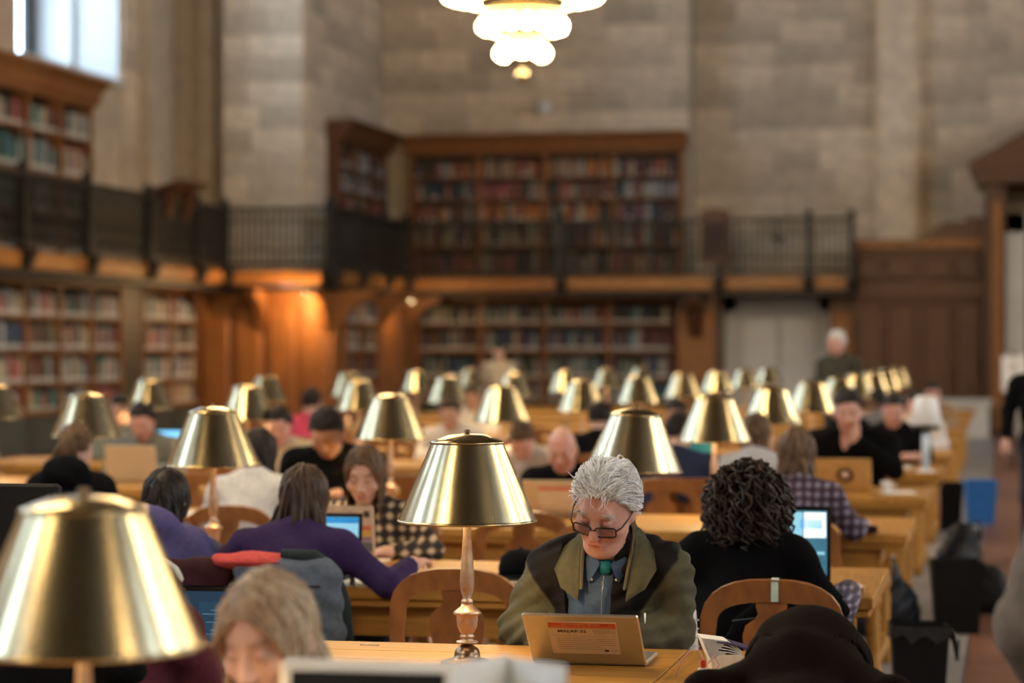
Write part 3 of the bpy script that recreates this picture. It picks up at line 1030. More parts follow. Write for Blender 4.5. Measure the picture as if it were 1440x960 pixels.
# ============================================================ PEOPLE: smooth implicit bodies turned into one mesh
class SDF:
    """smooth union of rounded cones and ellipsoids, polygonised with surface nets"""

    def __init__(self, k=.03):
        self.p = []
        self.k = k

    def cap(self, a, b, ra, rb=None, k=None, sub=False):
        rb = ra if rb is None else rb
        a, b = np.array(a, float), np.array(b, float)
        m = max(ra, rb)
        self.p.append(('c', a, b, ra, rb, np.minimum(a, b) - m, np.maximum(a, b) + m, self.k if k is None else k, sub))
        return self

    def ell(self, c, r, R=None, k=None, sub=False):
        c, r = np.array(c, float), np.array(r, float)
        R = np.eye(3) if R is None else np.array(R, float)
        m = np.abs(R) @ r
        self.p.append(('e', c, r, R, None, c - m, c + m, self.k if k is None else k, sub))
        return self

    def mesh(self, vox, inflate=0.0, cut=None, wrinkle=0.0, seed=0.0, fq=1.0):
        lo = np.min([q[5] for q in self.p if not q[8]], axis=0) - inflate - 3 * vox - .01
        hi = np.max([q[6] for q in self.p if not q[8]], axis=0) + inflate + 3 * vox + .01
        n = np.ceil((hi - lo) / vox).astype(int) + 1
        ax = [lo[i] + vox * np.arange(n[i]) for i in range(3)]
        D = np.full(n, .3, np.float32)
        for t, A, B, C_, E_, l, h, k, sub in self.p:
            mg = k + inflate + 2.5 * vox
            i0 = np.maximum(((l - mg - lo) / vox).astype(int), 0)
            i1 = np.minimum(((h + mg - lo) / vox).astype(int) + 2, n)
            if np.any(i1 <= i0):
                continue
            X = ax[0][i0[0]:i1[0]][:, None, None]
            Y = ax[1][i0[1]:i1[1]][None, :, None]
            Z = ax[2][i0[2]:i1[2]][None, None, :]
            if t == 'c':
                ba = B - A
                L2 = max(float(ba @ ba), 1e-9)
                px, py, pz = X - A[0], Y - A[1], Z - A[2]
                tt = np.clip((px * ba[0] + py * ba[1] + pz * ba[2]) / L2, 0, 1)
                d = np.sqrt((px - tt * ba[0]) ** 2 + (py - tt * ba[1]) ** 2 + (pz - tt * ba[2]) ** 2) - (C_ + (E_ - C_) * tt)
            else:
                q = [(X - A[0]) * C_[0, j] + (Y - A[1]) * C_[1, j] + (Z - A[2]) * C_[2, j] for j in range(3)]
                k0 = np.sqrt(sum((q[j] / B[j]) ** 2 for j in range(3))) + 1e-6
                k1 = np.sqrt(sum((q[j] / B[j] ** 2) ** 2 for j in range(3))) + 1e-6
                d = k0 * (k0 - 1) / k1
            S = D[i0[0]:i1[0], i0[1]:i1[1], i0[2]:i1[2]]
            if sub:
                d = -d
                h_ = np.clip(.5 - .5 * (S - d) / k, 0, 1)
                S[...] = S * (1 - h_) + d * h_ + k * h_ * (1 - h_)
            else:
                d = d - inflate
                h_ = np.clip(.5 + .5 * (S - d) / k, 0, 1)
                S[...] = S * (1 - h_) + d * h_ - k * h_ * (1 - h_)
        if wrinkle:
            X, Y, Z = ax[0][:, None, None], ax[1][None, :, None], ax[2][None, None, :]
            X, Y, Z = X * fq, Y * fq, Z * fq
            D += wrinkle * (np.sin(31 * X + 17 * Z + 9 * Y + seed) * np.sin(43 * Z - 21 * Y + 8 * X + 2 * seed) + .6 * np.sin(67 * Z + 30 * X - 25 * Y + seed)).astype(np.float32)
        if cut is not None:
            D = np.maximum(D, cut(ax[0][:, None, None], ax[1][None, :, None], ax[2][None, None, :]).astype(np.float32))
        return surface_nets(D, lo, vox)


def surface_nets(D, lo, vox):
    ins = D < 0
    n = D.shape
    c = [ins[i:n[0] - 1 + i, j:n[1] - 1 + j, k:n[2] - 1 + k] for i in (0, 1) for j in (0, 1) for k in (0, 1)]
    s = sum(x.astype(np.int8) for x in c)
    cells = np.argwhere((s > 0) & (s < 8))
    idx = -np.ones((n[0] - 1, n[1] - 1, n[2] - 1), np.int64)
    idx[cells[:, 0], cells[:, 1], cells[:, 2]] = np.arange(len(cells))
    acc = np.zeros((len(cells), 3))
    cnt = np.zeros(len(cells))
    cor = [(i, j, k) for i in (0, 1) for j in (0, 1) for k in (0, 1)]
    val = {q: D[cells[:, 0] + q[0], cells[:, 1] + q[1], cells[:, 2] + q[2]] for q in cor}
    for a in cor:
        for axis in range(3):
            if a[axis]:
                continue
            b = tuple(1 if i == axis else a[i] for i in range(3))
            va, vb = val[a], val[b]
            m = (va < 0) != (vb < 0)
            t = np.where(m, va / np.where(m, va - vb, 1), 0)
            p = np.repeat(np.array(a, float)[None], len(cells), 0)
            p[:, axis] += t
            acc[m] += p[m]
            cnt[m] += 1
    V = lo + vox * (cells + acc / np.maximum(cnt, 1)[:, None])
    F = []
    for axis in range(3):
        sl0 = [slice(1, m - 1) for m in n]
        sl1 = list(sl0)
        sl0[axis] = slice(0, n[axis] - 1)
        sl1[axis] = slice(1, n[axis])
        A, B = ins[tuple(sl0)], ins[tuple(sl1)]
        e = np.argwhere(A != B)
        if not len(e):
            continue
        flip = A[e[:, 0], e[:, 1], e[:, 2]]
        off = np.array([0 if i == axis else 1 for i in range(3)])
        p = e + off
        u, v = (axis + 1) % 3, (axis + 2) % 3
        du, dv = np.eye(3, dtype=int)[u], np.eye(3, dtype=int)[v]
        g = lambda q: idx[q[:, 0], q[:, 1], q[:, 2]]
        quad = np.stack([g(p - du - dv), g(p - dv), g(p), g(p - du)], 1)
        quad[~flip] = quad[~flip][:, ::-1]
        F.append(quad)
    return V, np.concatenate(F)


def np_mesh(name, V, F, mats, colour=None):
    me = bpy.data.meshes.new(name)
    me.vertices.add(len(V))
    me.vertices.foreach_set('co', np.asarray(V, np.float32).ravel())
    me.loops.add(F.size)
    me.loops.foreach_set('vertex_index', F.astype(np.int32).ravel())
    me.polygons.add(len(F))
    me.polygons.foreach_set('loop_start', np.arange(0, F.size, F.shape[1], dtype=np.int32))
    me.polygons.foreach_set('use_smooth', np.ones(len(F), bool))
    me.update(calc_edges=True)
    me.validate()
    for m in (mats if isinstance(mats, (list, tuple)) else [mats]):
        me.materials.append(m)
    if colour is not None:
        a = me.color_attributes.new('tint', 'FLOAT_COLOR', 'POINT')
        c4 = np.ones((len(V), 4), np.float32)
        c4[:, :3] = colour
        a.data.foreach_set('color', c4.ravel())
    return me


def rot(yaw=0, pitch=0, roll=0):
    """head turn: yaw to the person's left, pitch down, roll to the person's right (degrees)"""
    M = Matrix.Rotation(math.radians(yaw), 3, 'Z') @ Matrix.Rotation(math.radians(-pitch), 3, 'X') @ Matrix.Rotation(math.radians(roll), 3, 'Y')
    return np.array(M)


SKINM = attr_mat('skin', 0.5, scale=60, amt=0.05, sss=0.08)
HAIRTH = [(-1, -.62), (-.3, -.5), (.15, -.1), (.35, .12), (.6, .42), (1, .62)]
HC, HR = np.array((0, -.010, .018)), np.array((.078, .098, .106))


def add_head(s, T, R, fem=False, old=False):
    """head shapes into the field; T centre, R rotation"""
    P = lambda *v: T + R @ np.array(v)
    kk = .012
    s.ell(P(*HC), HR, R, k=.02)
    s.ell(P(0, .020, -.045), (.062 if fem else .066, .072, .080), R, k=.03)
    s.ell(P(0, .060, -.098), (.026 if fem else .032, .024, .022), R, k=.025)
    s.cap(P(-.03, .078, .030), P(.03, .078, .030), .013 if not fem else .008, k=.02)            # brow
    for q in (-1, 1):
        s.ell(P(q * .046, .058, -.028), (.022, .022, .02), R, k=.025)                           # cheek
        s.ell(P(q * .033, .098, .006), (.020, .016, .013), R, k=.012, sub=True)                 # eye socket
        s.ell(P(q * .032, .079, .004), (.0145, .0135, .0125), R, k=.004)                        # eyelid
        s.ell(P(q * .078, -.008, -.008), (.010, .020, .033), R @ rot(q * 18), k=.008)           # ear
    s.cap(P(0, .088, .016), P(0, .112, -.030), .008, .0125 if not fem else .010, k=kk)          # nose
    for q in (-1, 1):
        s.ell(P(q * .011, .101, -.034), (.009, .011, .008), R, k=.008)
    s.cap(P(-.017, .086, -.064), P(.017, .086, -.064), .0085, k=.010)                           # lips
    s.cap(P(-.015, .085, -.075), P(.015, .085, -.075), .0085, k=.010)
    s.cap(P(-.026, .098, -.0685), P(.026, .098, -.0685), .0028, k=.005, sub=True)
    if old:
        for q in (-1, 1):
            s.cap(P(q * .022, .098, -.038), P(q * .040, .082, -.075), .0025, k=.008, sub=True)
            s.cap(P(q * .020, .092, -.010), P(q * .045, .080, -.022), .002, k=.006, sub=True)
        for z in (.05, .062, .074):
            s.cap(P(-.04, .089 - (z - .05) * .3, z), P(.04, .089 - (z - .05) * .3, z), .0012, k=.004, sub=True)
        s.ell(P(0, .045, -.105), (.045, .035, .025), R, k=.03)


def head_colour(V, T, R, skin, lip, brow, ruddy=0.0):
    q = (V - T) @ R
    c = np.repeat(np.array(skin)[None], len(V), 0)
    front = q[:, 1] > .035
    def blend(w, col):
        w = np.clip(w, 0, 1)[:, None]
        c[:] = c * (1 - w) + np.array(col) * w
    g = lambda x, z, sx, sz: np.exp(-((np.abs(q[:, 0]) - x) / sx) ** 2 - ((q[:, 2] - z) / sz) ** 2) * front
    if ruddy:
        red = np.array(skin) * np.array((1.02, .66, .62))
        blend(ruddy * (g(.045, -.03, .03, .025) + g(0, -.025, .016, .022) + .8 * g(0, .075, .06, .035)), red)
    blend(1.1 * g(0, -.070, .024, .010), lip)
    blend(.9 * g(0, -.0690, .025, .0024), np.array(lip) * .35)
    blend(.75 * g(.034, .003, .016, .0032), np.array(skin) * .35)
    blend(.25 * g(.034, .008, .020, .016), np.array(skin) * .6)
    blend(.65 * g(.034, .030, .019, .0055), brow)
    return c


def add_hand(s, W, dirv, side, R=.5, curl=.5, grip=False, palmdown=True):
    """wrist W, direction; five separate fingers"""
    d = np.array(dirv, float)
    d /= np.linalg.norm(d)
    up = np.array((0, 0, 1.0)) if palmdown else np.array((side * 1.0, 0, .2))
    lat = np.cross(d, up)
    lat /= np.linalg.norm(lat)
    up = np.cross(lat, d)
    W = np.array(W, float)
    P = lambda f, l, u: W + d * f + lat * l + up * u
    s.cap(P(0, 0, 0), P(.03, 0, 0), .026, .03, k=.02)
    for l in (-.026, -.009, .009, .026):
        s.cap(P(.03, l * .8, 0), P(.085, l, .004), .016, .012, k=.012)
    lens = (.062, .078, .074, .056)
    for i, l in enumerate((-.031, -.0105, .0105, .030)):
        if side > 0:
            Lg = lens[i]
        else:
            Lg = lens[3 - i]
        b = P(.086, l, .004)
        m1 = P(.086 + Lg * .5, l * 1.08, .004 - Lg * .25 * curl)
        m2 = P(.086 + Lg * (.95 - .5 * curl), l * 1.1, -Lg * .9 * curl)
        s.cap(b, m1, .0095, .0085, k=.004)
        s.cap(m1, m2, .0085, .007, k=.004)
    t = -1 if side > 0 else 1        # thumb leaves the inner side of the palm near its base
    t = side * -1
    b = P(.025, t * .026 * 1.0, -.006)
    m1 = P(.058, t * .050, -.012)
    m2 = P(.088, t * .052, -.016)
    s.cap(b, m1, .013, .0105, k=.010)
    s.cap(m1, m2, .0105, .008, k=.005)


STRAND_CACHE = {}


def hair_region(u):
    return u[2] > np.interp(u[1], [a for a, b in HAIRTH], [b for a, b in HAIRTH])


def make_hair(parent, T, R, style, col, length=.3, body=None, seed=1, count=150, rad=.0085, cols=2, name='hair'):
    """scalp cap plus many tapering locks that fall over head and shoulders"""
    r = np.random.default_rng(seed)
    m = MB()
    W = lambda q: Vector(T + R @ np.asarray(q))
    # scalp cap
    n_, k_ = 56, 40
    scale = 1.06 if style != 'short' else 1.045
    grid = {}
    vs, fs = [], []
    for i in range(k_ + 1):
        for j in range(n_):
            ph, an = math.pi * i / k_, 2 * math.pi * j / n_
            u = np.array((math.sin(ph) * math.sin(an), math.sin(ph) * math.cos(an), math.cos(ph)))
            vs.append(W(HC + HR * u * scale))
            grid[(i, j)] = hair_region(u + np.array((0, 0, .03)))
    for i in range(k_):
        for j in range(n_):
            j2 = (j + 1) % n_
            if grid[(i, j)] and grid[(i, j2)] and grid[(i + 1, j)] and grid[(i + 1, j2)]:
                fs.append((i * n_ + j, (i + 1) * n_ + j, (i + 1) * n_ + j2, i * n_ + j2))
    m.add(vs, fs, 0, True)
    Tn = np.asarray(T)
    down = R.T @ np.array((0, 0, -1.0))
    cnt = 0
    while cnt < count:
        u = r.normal(size=3)
        u /= np.linalg.norm(u)
        if not hair_region(u):
            continue
        cnt += 1
        p = HC + HR * u * 1.03
        sgn = 1 if p[0] >= 0 else -1
        rr = rad * r.uniform(.7, 1.25)
        pts = [p]
        if style == 'short':
            L_ = length * r.uniform(.7, 1.2)
            d = np.array((sgn * .25 * abs(u[0]), -.55, -.35 + .2 * u[2])) + u * .35 + r.normal(size=3) * .15
            steps = 4
        elif style == 'pony':
            L_ = 1.0
            tie = np.array((0, -.118, .045))
            q = [p]
            for t in (.35, .7, 1.0):
                x = p * (1 - t) + tie * t
                e = (x - HC) / HR
                ln = np.linalg.norm(e)
                if ln < 1.06 and t < 1:
                    x = HC + HR * e / ln * 1.06
                q.append(x)
            tail = np.array((r.normal() * .018, -.135 + r.normal() * .012, .0))
            q += [np.array((r.normal() * .012, -.150, .045)), tail + down * .05, tail * np.array((1.4, 1, 1)) + down * length * r.uniform(.5, .6), tail * np.array((1.2, .9, 1)) + down * length * r.uniform(.85, 1.05)]
            m.tube([W(x) for x in q], [rr * .8, rr, rr * .9, rr * .6, rr * .8, rr, rr * .9, rr * .2], 5, mi=cnt % cols)
            continue
        else:
            L_ = length * r.uniform(.75, 1.08)
            d = np.array((sgn * .55 if u[1] > .05 else u[0] * .3, -.3 * (u[1] > -.5), .0)) + u * .1 + r.normal(size=3) * .10
            steps = 9 if style != 'curly' else 13
        st = L_ / steps
        phs, fr = r.uniform(0, 6.28), r.uniform(9, 14)
        for i in range(steps):
            d = d / np.linalg.norm(d)
            if style != 'short':
                d = d * .5 + down * .5
            x = pts[-1] + d / np.linalg.norm(d) * st
            e = (x - HC) / HR
            ln = np.linalg.norm(e)
            lim = 1.04 + .05 * r.random() if style != 'curly' else 1.12 + (.95 * r.random() * min(1, i / 4)) * (1 - max(0, e[2] / ln)) ** 1.2
            if ln < lim:
                x = HC + HR * e / ln * lim
            elif style == 'long' and ln > 1.13 and x[2] > -.07:
                x = HC + HR * e / ln * (1.07 + .06 * r.random())
            elif style == 'short' and ln > 1.16:
                x = HC + HR * e / ln * 1.16
            # keep the face clear
            if style != 'short' and x[1] > .03 and abs(x[0]) < .066 and x[2] < .055:
                x[0] = sgn * .070
            if body is not None:
                w = Tn + R @ x
                for bc, br in body:
                    ee = (w - bc) / br
                    l2 = np.linalg.norm(ee)
                    if l2 < 1.0:
                        w = bc + br * ee / max(l2, 1e-3)
                x = R.T @ (w - Tn)
            pts.append(x)
        if style == 'curly':
            q = []
            for i, x in enumerate(pts):
                a = phs + i * 1.9
                amp = .016 * min(1, i / 2)
                q.append(x + np.array((math.cos(a), math.sin(a), .3 * math.sin(a * .7))) * amp)
            pts = q
        k = len(pts)
        rad_l = [rr * (1.0 if style != 'short' else .8) * (1 - .85 * (i / (k - 1)) ** 2.2) for i in range(k)]
        m.tube([W(x) for x in pts], rad_l, 5, mi=cnt % cols, caps=False)
    mats = col if isinstance(col, list) else [col]
    if cols == 2 and len(mats) == 1:
        mats = mats * 2
    return m.build(name, mats, parent)


def hair_mat(name, c, rough=.5):
    return mat('hair ' + name, c, rough, scale=90, amt=.3, stretch=(1, 1, .15), spec=.25)


H_DARK = [hair_mat('near black', (.014, .011, .010)), hair_mat('near black b', (.024, .018, .015))]
H_BROWN = [hair_mat('dark brown', (.045, .026, .016)), hair_mat('dark brown b', (.075, .042, .026))]
H_MID = [hair_mat('mid brown', (.085, .048, .026)), hair_mat('mid brown b', (.14, .085, .048))]
H_BLOND = [hair_mat('ash blond', (.30, .205, .13)), hair_mat('ash blond b', (.42, .32, .22))]
H_CURL = [hair_mat('black brown', (.016, .009, .006)), hair_mat('black brown b', (.035, .020, .013))]
H_GREY = [hair_mat('white grey', (.88, .87, .87), .5), hair_mat('white grey b', (.66, .65, .66), .5)]


def cloth(name, c, amt=.12, scale=50, sheen=.0):
    return mat('cloth ' + name, c if max(c) > .03 else tuple(x * .4 for x in c), .9, scale=scale, amt=amt, bump=.25, sheen=sheen, spec=.2 if max(c) > .03 else .06)


def plaid(name, a, b, c, sc):
    """checked cloth: two crossing wave bands"""
    if name in MATS:
        return MATS[name]
    m, nt, bs = nodes_of(name)
    N, L = nt.nodes, nt.links
    tc = N.new('ShaderNodeTexCoord')
    outs = []
    for d in ('X', 'Z'):
        w = N.new('ShaderNodeTexWave')
        w.bands_direction = d
        w.inputs['Scale'].default_value = sc
        w.inputs['Distortion'].default_value = 2.2
        L.new(tc.outputs['Object'], w.inputs['Vector'])
        outs.append(w.outputs['Fac'])
    mx = N.new('ShaderNodeMath')
    mx.operation = 'ADD'
    L.new(outs[0], mx.inputs[0])
    L.new(outs[1], mx.inputs[1])
    rp = N.new('ShaderNodeValToRGB')
    e = rp.color_ramp.elements
    e[0].position, e[0].color = .38, rgb(a)
    e[1].position, e[1].color = .85, rgb(c)
    x = e.new(.6)
    x.color = rgb(b)
    hv = N.new('ShaderNodeMath')
    hv.operation = 'MULTIPLY'
    hv.inputs[1].default_value = .5
    L.new(mx.outputs[0], hv.inputs[0])
    L.new(hv.outputs[0], rp.inputs['Fac'])
    L.new(rp.outputs['Color'], bs.inputs['Base Color'])
    bs.inputs['Roughness'].default_value = .85
    MATS[name] = m
    return m


SKINS = {'pale': (.62, .38, .29), 'pink': (.60, .33, .26), 'tan': (.46, .25, .16), 'warm': (.52, .30, .20), 'dark': (.16, .08, .05)}


def person(label, x, y, facing, top, hair=('short', H_DARK, .05), skin='pale', vox=.010, scale=1.0, lean=14, pitch=20, yaw=0, roll=0,
           fem=False, armL=None, armR=None, hands=True, rz=0.0, standing=False, trousers=None, glasses=False, long_sleeves=True,
           old=False, ruddy=0.0, build_top=True, twist=0.0, collar=None, hipz=.50, hood=False, topname='sweater', brow=None, curl=.5,
           handL=None, handR=None, hairkw=None, sidelean=0.0, width=1.0):
    """one figure: continuous body mesh, clothing and hair as children. facing: 'cam', 'away' or degrees"""
    a = {'cam': 180.0, 'away': 0.0}.get(facing, facing)
    root = thing('person', label, 'person', (x, y, 0), math.radians(a) + rz)
    root.scale = (scale, scale, scale)
    sw = (.165 if fem else .190) * width
    cw = (.150 if fem else .172) * width
    z0 = hipz if not standing else .93
    l = math.radians(lean)
    hip = np.array((0, 0, z0))
    sl = math.sin(math.radians(sidelean))
    mid = hip + .25 * np.array((sl, math.sin(l * .6), math.cos(l * .6)))
    nb = mid + .265 * np.array((sl, math.sin(l * 1.3), math.cos(l * 1.3)))
    up = (nb - mid) / np.linalg.norm(nb - mid)
    fw = np.cross(np.array((1, 0, 0)), up) * -1.0
    fw = np.array((0, up[2], -up[1]))
    tw = math.radians(twist)
    rx = np.array((math.cos(tw), math.sin(tw), 0))
    sh_c = nb - up * .055
    S = {1: sh_c + rx * sw, -1: sh_c - rx * sw}
    Rt = np.stack([np.array((1, 0, 0)), fw, up], 1)
    Rh = rot(yaw, pitch, roll)
    nl = l * 1.0 + math.radians(pitch) * .5
    sk = nb + np.array((0, math.sin(nl), math.cos(nl))) * .075
    T = sk + Rh @ np.array((0, .022, .085))
    # torso primitives shared by body and clothing
    def torso(s, thin=1.0):
        s.ell(hip + np.array((0, 0, .02)), (cw * 1.02 * thin, .125 * thin, .12), None, k=.06)
        s.cap(hip, mid, .115 * thin * (cw / .172), .118 * thin * (cw / .172), k=.06)
        s.ell(hip + (mid - hip) * .9, (cw * .98, .108, .15), Rt, k=.06)
        s.ell(mid + up * .10 + fw * (.012 if not fem else .02), (cw, .112, .15), Rt, k=.06)
        s.cap(S[1] - up * .02, S[-1] - up * .02, .062, k=.06)
        for q in (1, -1):
            s.cap(nb + up * .01, S[q] + up * .012 - rx * q * .03, .050, .050, k=.05)
    arms = {}
    for q, spec in ((1, armR), (-1, armL)):
        if spec is None:
            spec = ((.245 * q, .15, z0 + .29), (.10 * q, .37, z0 + .295)) if not standing else ((.27 * q, -.02, z0 + .24), (.27 * q, .10, z0 + .02))
        arms[q] = (np.array(spec[0], float), np.array(spec[1], float))
    def sleeves(s, r=1.0, full=True):
        for q in (1, -1):
            E_, W_ = arms[q]
            r_a = r * (.84 if fem else .95)
            s.cap(S[q], E_, .058 * r_a, .044 * r_a, k=.035)
            if full:
                s.cap(E_, W_, .046 * r_a, .031 * r_a, k=.02)
    legs = {}
    for q in (1, -1):
        if standing:
            legs[q] = (hip + np.array((.09 * q, 0, -.03)), np.array((.10 * q, .03, .49)), np.array((.11 * q, -.02 + .05 * q, .09)))
        else:
            legs[q] = (hip + np.array((.09 * q, .02, -.01)), np.array((.11 * q, .42, z0 + .02)), np.array((.11 * q, .40, .09)))
    def legprims(s, r=1.0):
        s.ell(hip + np.array((0, 0, -.01)), (cw * 1.02, .125, .10), None, k=.05)
        for q in (1, -1):
            a_, b_, c_ = legs[q]
            s.cap(a_, b_, .085 * r, .060 * r, k=.05)
            s.cap(b_, c_, .058 * r, .042 * r, k=.03)
    # ---- body
    s = SDF(.03)
    torso(s, .96)
    sleeves(s, .9)
    legprims(s, .92)
    for q in (1, -1):
        c_ = legs[q][2]
        s.cap(c_ + np.array((0, -.02, -.04)), c_ + np.array((0, .13, -.055)), .034, .028, k=.03)
    s.cap(nb - up * .03, sk + Rh @ np.array((0, .0, .03)), .058 if not fem else .048, .054 if not fem else .046, k=.03)
    add_head(s, T, Rh, fem, old)
    if hands:
        for q, hd in ((1, handR), (-1, handL)):
            E_, W_ = arms[q]
            dv = (W_ - E_) if hd is None else np.array(hd, float)
            if hd is None and not standing:
                dv = dv * np.array((1, 1, .15))
            add_hand(s, W_, dv, q, curl=curl)
    V, F = s.mesh(vox)
    sk_c = SKINS[skin]
    br = np.array((.10, .07, .05)) if brow is None else np.array(brow)
    colr = head_colour(V, T, Rh, sk_c, np.array(sk_c) * np.array((.92, .55, .55)), br, ruddy)
    link('body', np_mesh('body', V, F, SKINM, colr), root)
    # ---- clothing
    if build_top:
        s = SDF(.035)
        torso(s)
        sleeves(s, 1.06, long_sleeves)
        if collar:
            s.cap(nb - up * .02, nb + up * .035, .066, .060, k=.02)
        if hood == 'up':
            s.ell(T + np.array((0, -.02, .0)), (.135, .13, .13), None, k=.06)
            s.cap(T, nb, .135, .14, k=.06)
        elif hood:
            s.ell(nb + np.array((0, -.085, .02)), (.12, .06, .08), None, k=.03)
        Wr = {q: arms[q] for q in (1, -1)}
        def cut(X, Y, Z):
            hem = (z0 - .06) - Z
            # cuffs
            out = hem
            for q in (1, -1):
                E_, W_ = Wr[q]
                d_ = (W_ - E_) / np.linalg.norm(W_ - E_)
                dist = (X - W_[0]) * d_[0] + (Y - W_[1]) * d_[1] + (Z - W_[2]) * d_[2]
                rr = np.sqrt((X - W_[0]) ** 2 + (Y - W_[1]) ** 2 + (Z - W_[2]) ** 2)
                out = np.maximum(out, np.where(rr < .12, dist + .0, -1))
            return out
        V, F = s.mesh(max(vox, .008), .012, cut, wrinkle=.0028, seed=len(label))
        link(topname, np_mesh(topname, V, F, top), root)
    s = SDF(.03)
    legprims(s)
    tr = trousers or cloth('dark denim', (.03, .035, .05))
    V, F = s.mesh(max(vox, .014), .010)
    link('trousers', np_mesh('trousers', V, F, tr), root)
    for q in (1, -1):
        c_ = legs[q][2]
        sm = SDF(.03)
        sm.cap(c_ + np.array((0, -.03, -.045)), c_ + np.array((0, .15, -.06)), .042, .034).cap(c_, c_ + np.array((0, 0, -.04)), .045, .045)
        V, F = sm.mesh(.016)
        link('shoe', np_mesh('shoe', V, F, BLACK), root)
    # ---- hair
    bodyell = [(mid + up * .10, np.array((cw + .03, .145, .19))), (sh_c, np.array((sw + .055, .085, .085))), (hip + (mid - hip) * .6, np.array((cw + .02, .14, .2)))]
    if hair:
        st, hc, ln = hair
        kw = dict(count={'short': 150, 'long': 150, 'pony': 110, 'curly': 190}[st], seed=len(label) + int(abs(x) * 10))
        kw.update(hairkw or {})
        make_hair(root, T, Rh, st, hc, ln, bodyell, **kw)
    root['_h'] = 0
    del root['_h']
    return root, dict(T=T, R=Rh, S=S, nb=nb, up=up, fw=fw, hip=hip, mid=mid, arms=arms, sw=sw, cw=cw, Rt=Rt, z0=z0)

# ============================================================ THE READERS
NEAR = lambda r: TY[r] - TW / 2 - .20
FAR = lambda r: TY[r] + TW / 2 + .22


def seat(px, r, side, label, chairlabel=None, dy=0.0, **kw):
    """a reader on a chair at table r; side 'near' (back to us) or 'far' (facing us)"""
    y = (NEAR(r) if side == 'near' else FAR(r)) + dy
    x = xat(px, y)
    if chairlabel:
        chair(x, y + (-.02 if side == 'near' else .02), side == 'near', kw.get('rz', 0.0) * .5, chairlabel)
    return person(label, x, y, 'away' if side == 'near' else 'cam', **kw)


# ---------------- the grey-haired man in focus
mx_, my_ = xat(845, 7.47), 7.47
chair(mx_ - .02, my_ + .07, False, 0, 'oak chair the grey-haired man sits on')
OLIVE, JBLACK = np.array((.080, .076, .045)), np.array((.007, .006, .006))
man, G = person('grey-haired man in olive and black jacket with glasses, bent over a laptop', mx_, my_, 'cam', None, hair=None, skin='pink', vox=.0046, scale=1.06,
                lean=15, pitch=30, yaw=-12, roll=-9, old=True, ruddy=.55, build_top=False, brow=(.42, .36, .33), hipz=.49,
                armR=((.222, .085, .745), (.09, .25, .745)), armL=((-.222, .085, .745), (-.08, .26, .745)), sidelean=-5.5, width=.87,
                trousers=cloth('charcoal', (.03, .03, .032)))
T_, R_, S_, nb_, up_, fw_ = G['T'], G['R'], G['S'], G['nb'], G['up'], G['fw']


def man_torso(s, arms=True, k=.05):
    hip, mid = G['hip'], G['mid']
    cw = G['cw']
    s.ell(hip + np.array((0, 0, .03)), (cw * 1.02, .145, .13), None, k=.06)
    s.ell(hip + (mid - hip) * .9 + fw_ * .02, (cw * .95, .130, .16), G['Rt'], k=.06)
    s.ell(mid + up_ * .10 + fw_ * .012, (cw * .94, .118, .155), G['Rt'], k=.06)
    s.cap(S_[1] - up_ * .02, S_[-1] - up_ * .02, .064, k=.06)
    for q in (1, -1):
        s.cap(nb_ + up_ * .01, S_[q] + up_ * .014 - np.array((q * .03, 0, 0)), .052, k=.05)
        if arms:
            E_, W_ = G['arms'][q]
            s.cap(S_[q], (S_[q] + E_) / 2 + np.array((q * .008, -.01, 0)), .054, .050, k=.018)
            s.cap((S_[q] + E_) / 2 + np.array((q * .008, -.01, 0)), E_, .050, .047, k=.014)
            s.cap(E_, W_, .048, .036, k=.025)


def man_cut(X, Y, Z):
    out = (G['z0'] - .05) - Z
    t = np.clip((Z - G['mid'][2]) / (nb_[2] - G['mid'][2]), -1, 1.3)
    yc = G['mid'][1] + (nb_[1] - G['mid'][1]) * t
    w = .060 + .018 * np.clip(t, 0, 1)
    out = np.maximum(out, np.minimum(Y - yc - .02, w - np.abs(X - .004)))
    # neck opening
    nx, ny, nz = nb_ + up_ * .03 + fw_ * .02
    out = np.maximum(out, .060 - np.sqrt((X - nx) ** 2 + (Y - ny) ** 2 + ((Z - nz) * .9) ** 2))
    for q in (1, -1):
        E_, W_ = G['arms'][q]
        d_ = (W_ - E_) / np.linalg.norm(W_ - E_)
        dist = (X - W_[0]) * d_[0] + (Y - W_[1]) * d_[1] + (Z - W_[2]) * d_[2]
        rr = np.sqrt((X - W_[0]) ** 2 + (Y - W_[1]) ** 2 + (Z - W_[2]) ** 2)
        out = np.maximum(out, np.where(rr < .13, dist, -1))
    return out


s = SDF(.04)
man_torso(s)
V, F = s.mesh(.0058, .016, man_cut, wrinkle=.0042, seed=2.0, fq=1.9)
ax_ = np.abs(V[:, 0])
seam = .128 + .105 * np.clip((V[:, 2] - (S_[1][2] - .12)) / .15, 0, 1)          # raglan seam
dark = np.clip(.5 + (seam - np.abs(V[:, 0] - G['mid'][0] * .8)) / .008, 0, 1)
dark = np.where(V[:, 1] > -.05, dark, 0)[:, None]
colr = JBLACK * dark + OLIVE * (1 - dark)
JM = attr_mat('jacket shell', .75, scale=60, amt=.12, bump=.3)
JM.node_tree.nodes['Principled BSDF'].inputs['Specular IOR Level'].default_value = .15
jk = link('jacket', np_mesh('jacket', V, F, JM, colr), man)
s = SDF(.04)
man_torso(s, arms=False)
V, F = s.mesh(.008, .003, lambda X, Y, Z: np.maximum((G['z0'] - .02) - Z, np.minimum(Z - (nb_[2] + .02), .2)), wrinkle=.0025, seed=5.0)
SHIRT = cloth('slate blue', (.05, .085, .15), .1)
shirt = link('shirt', np_mesh('shirt', V, F, SHIRT), man)
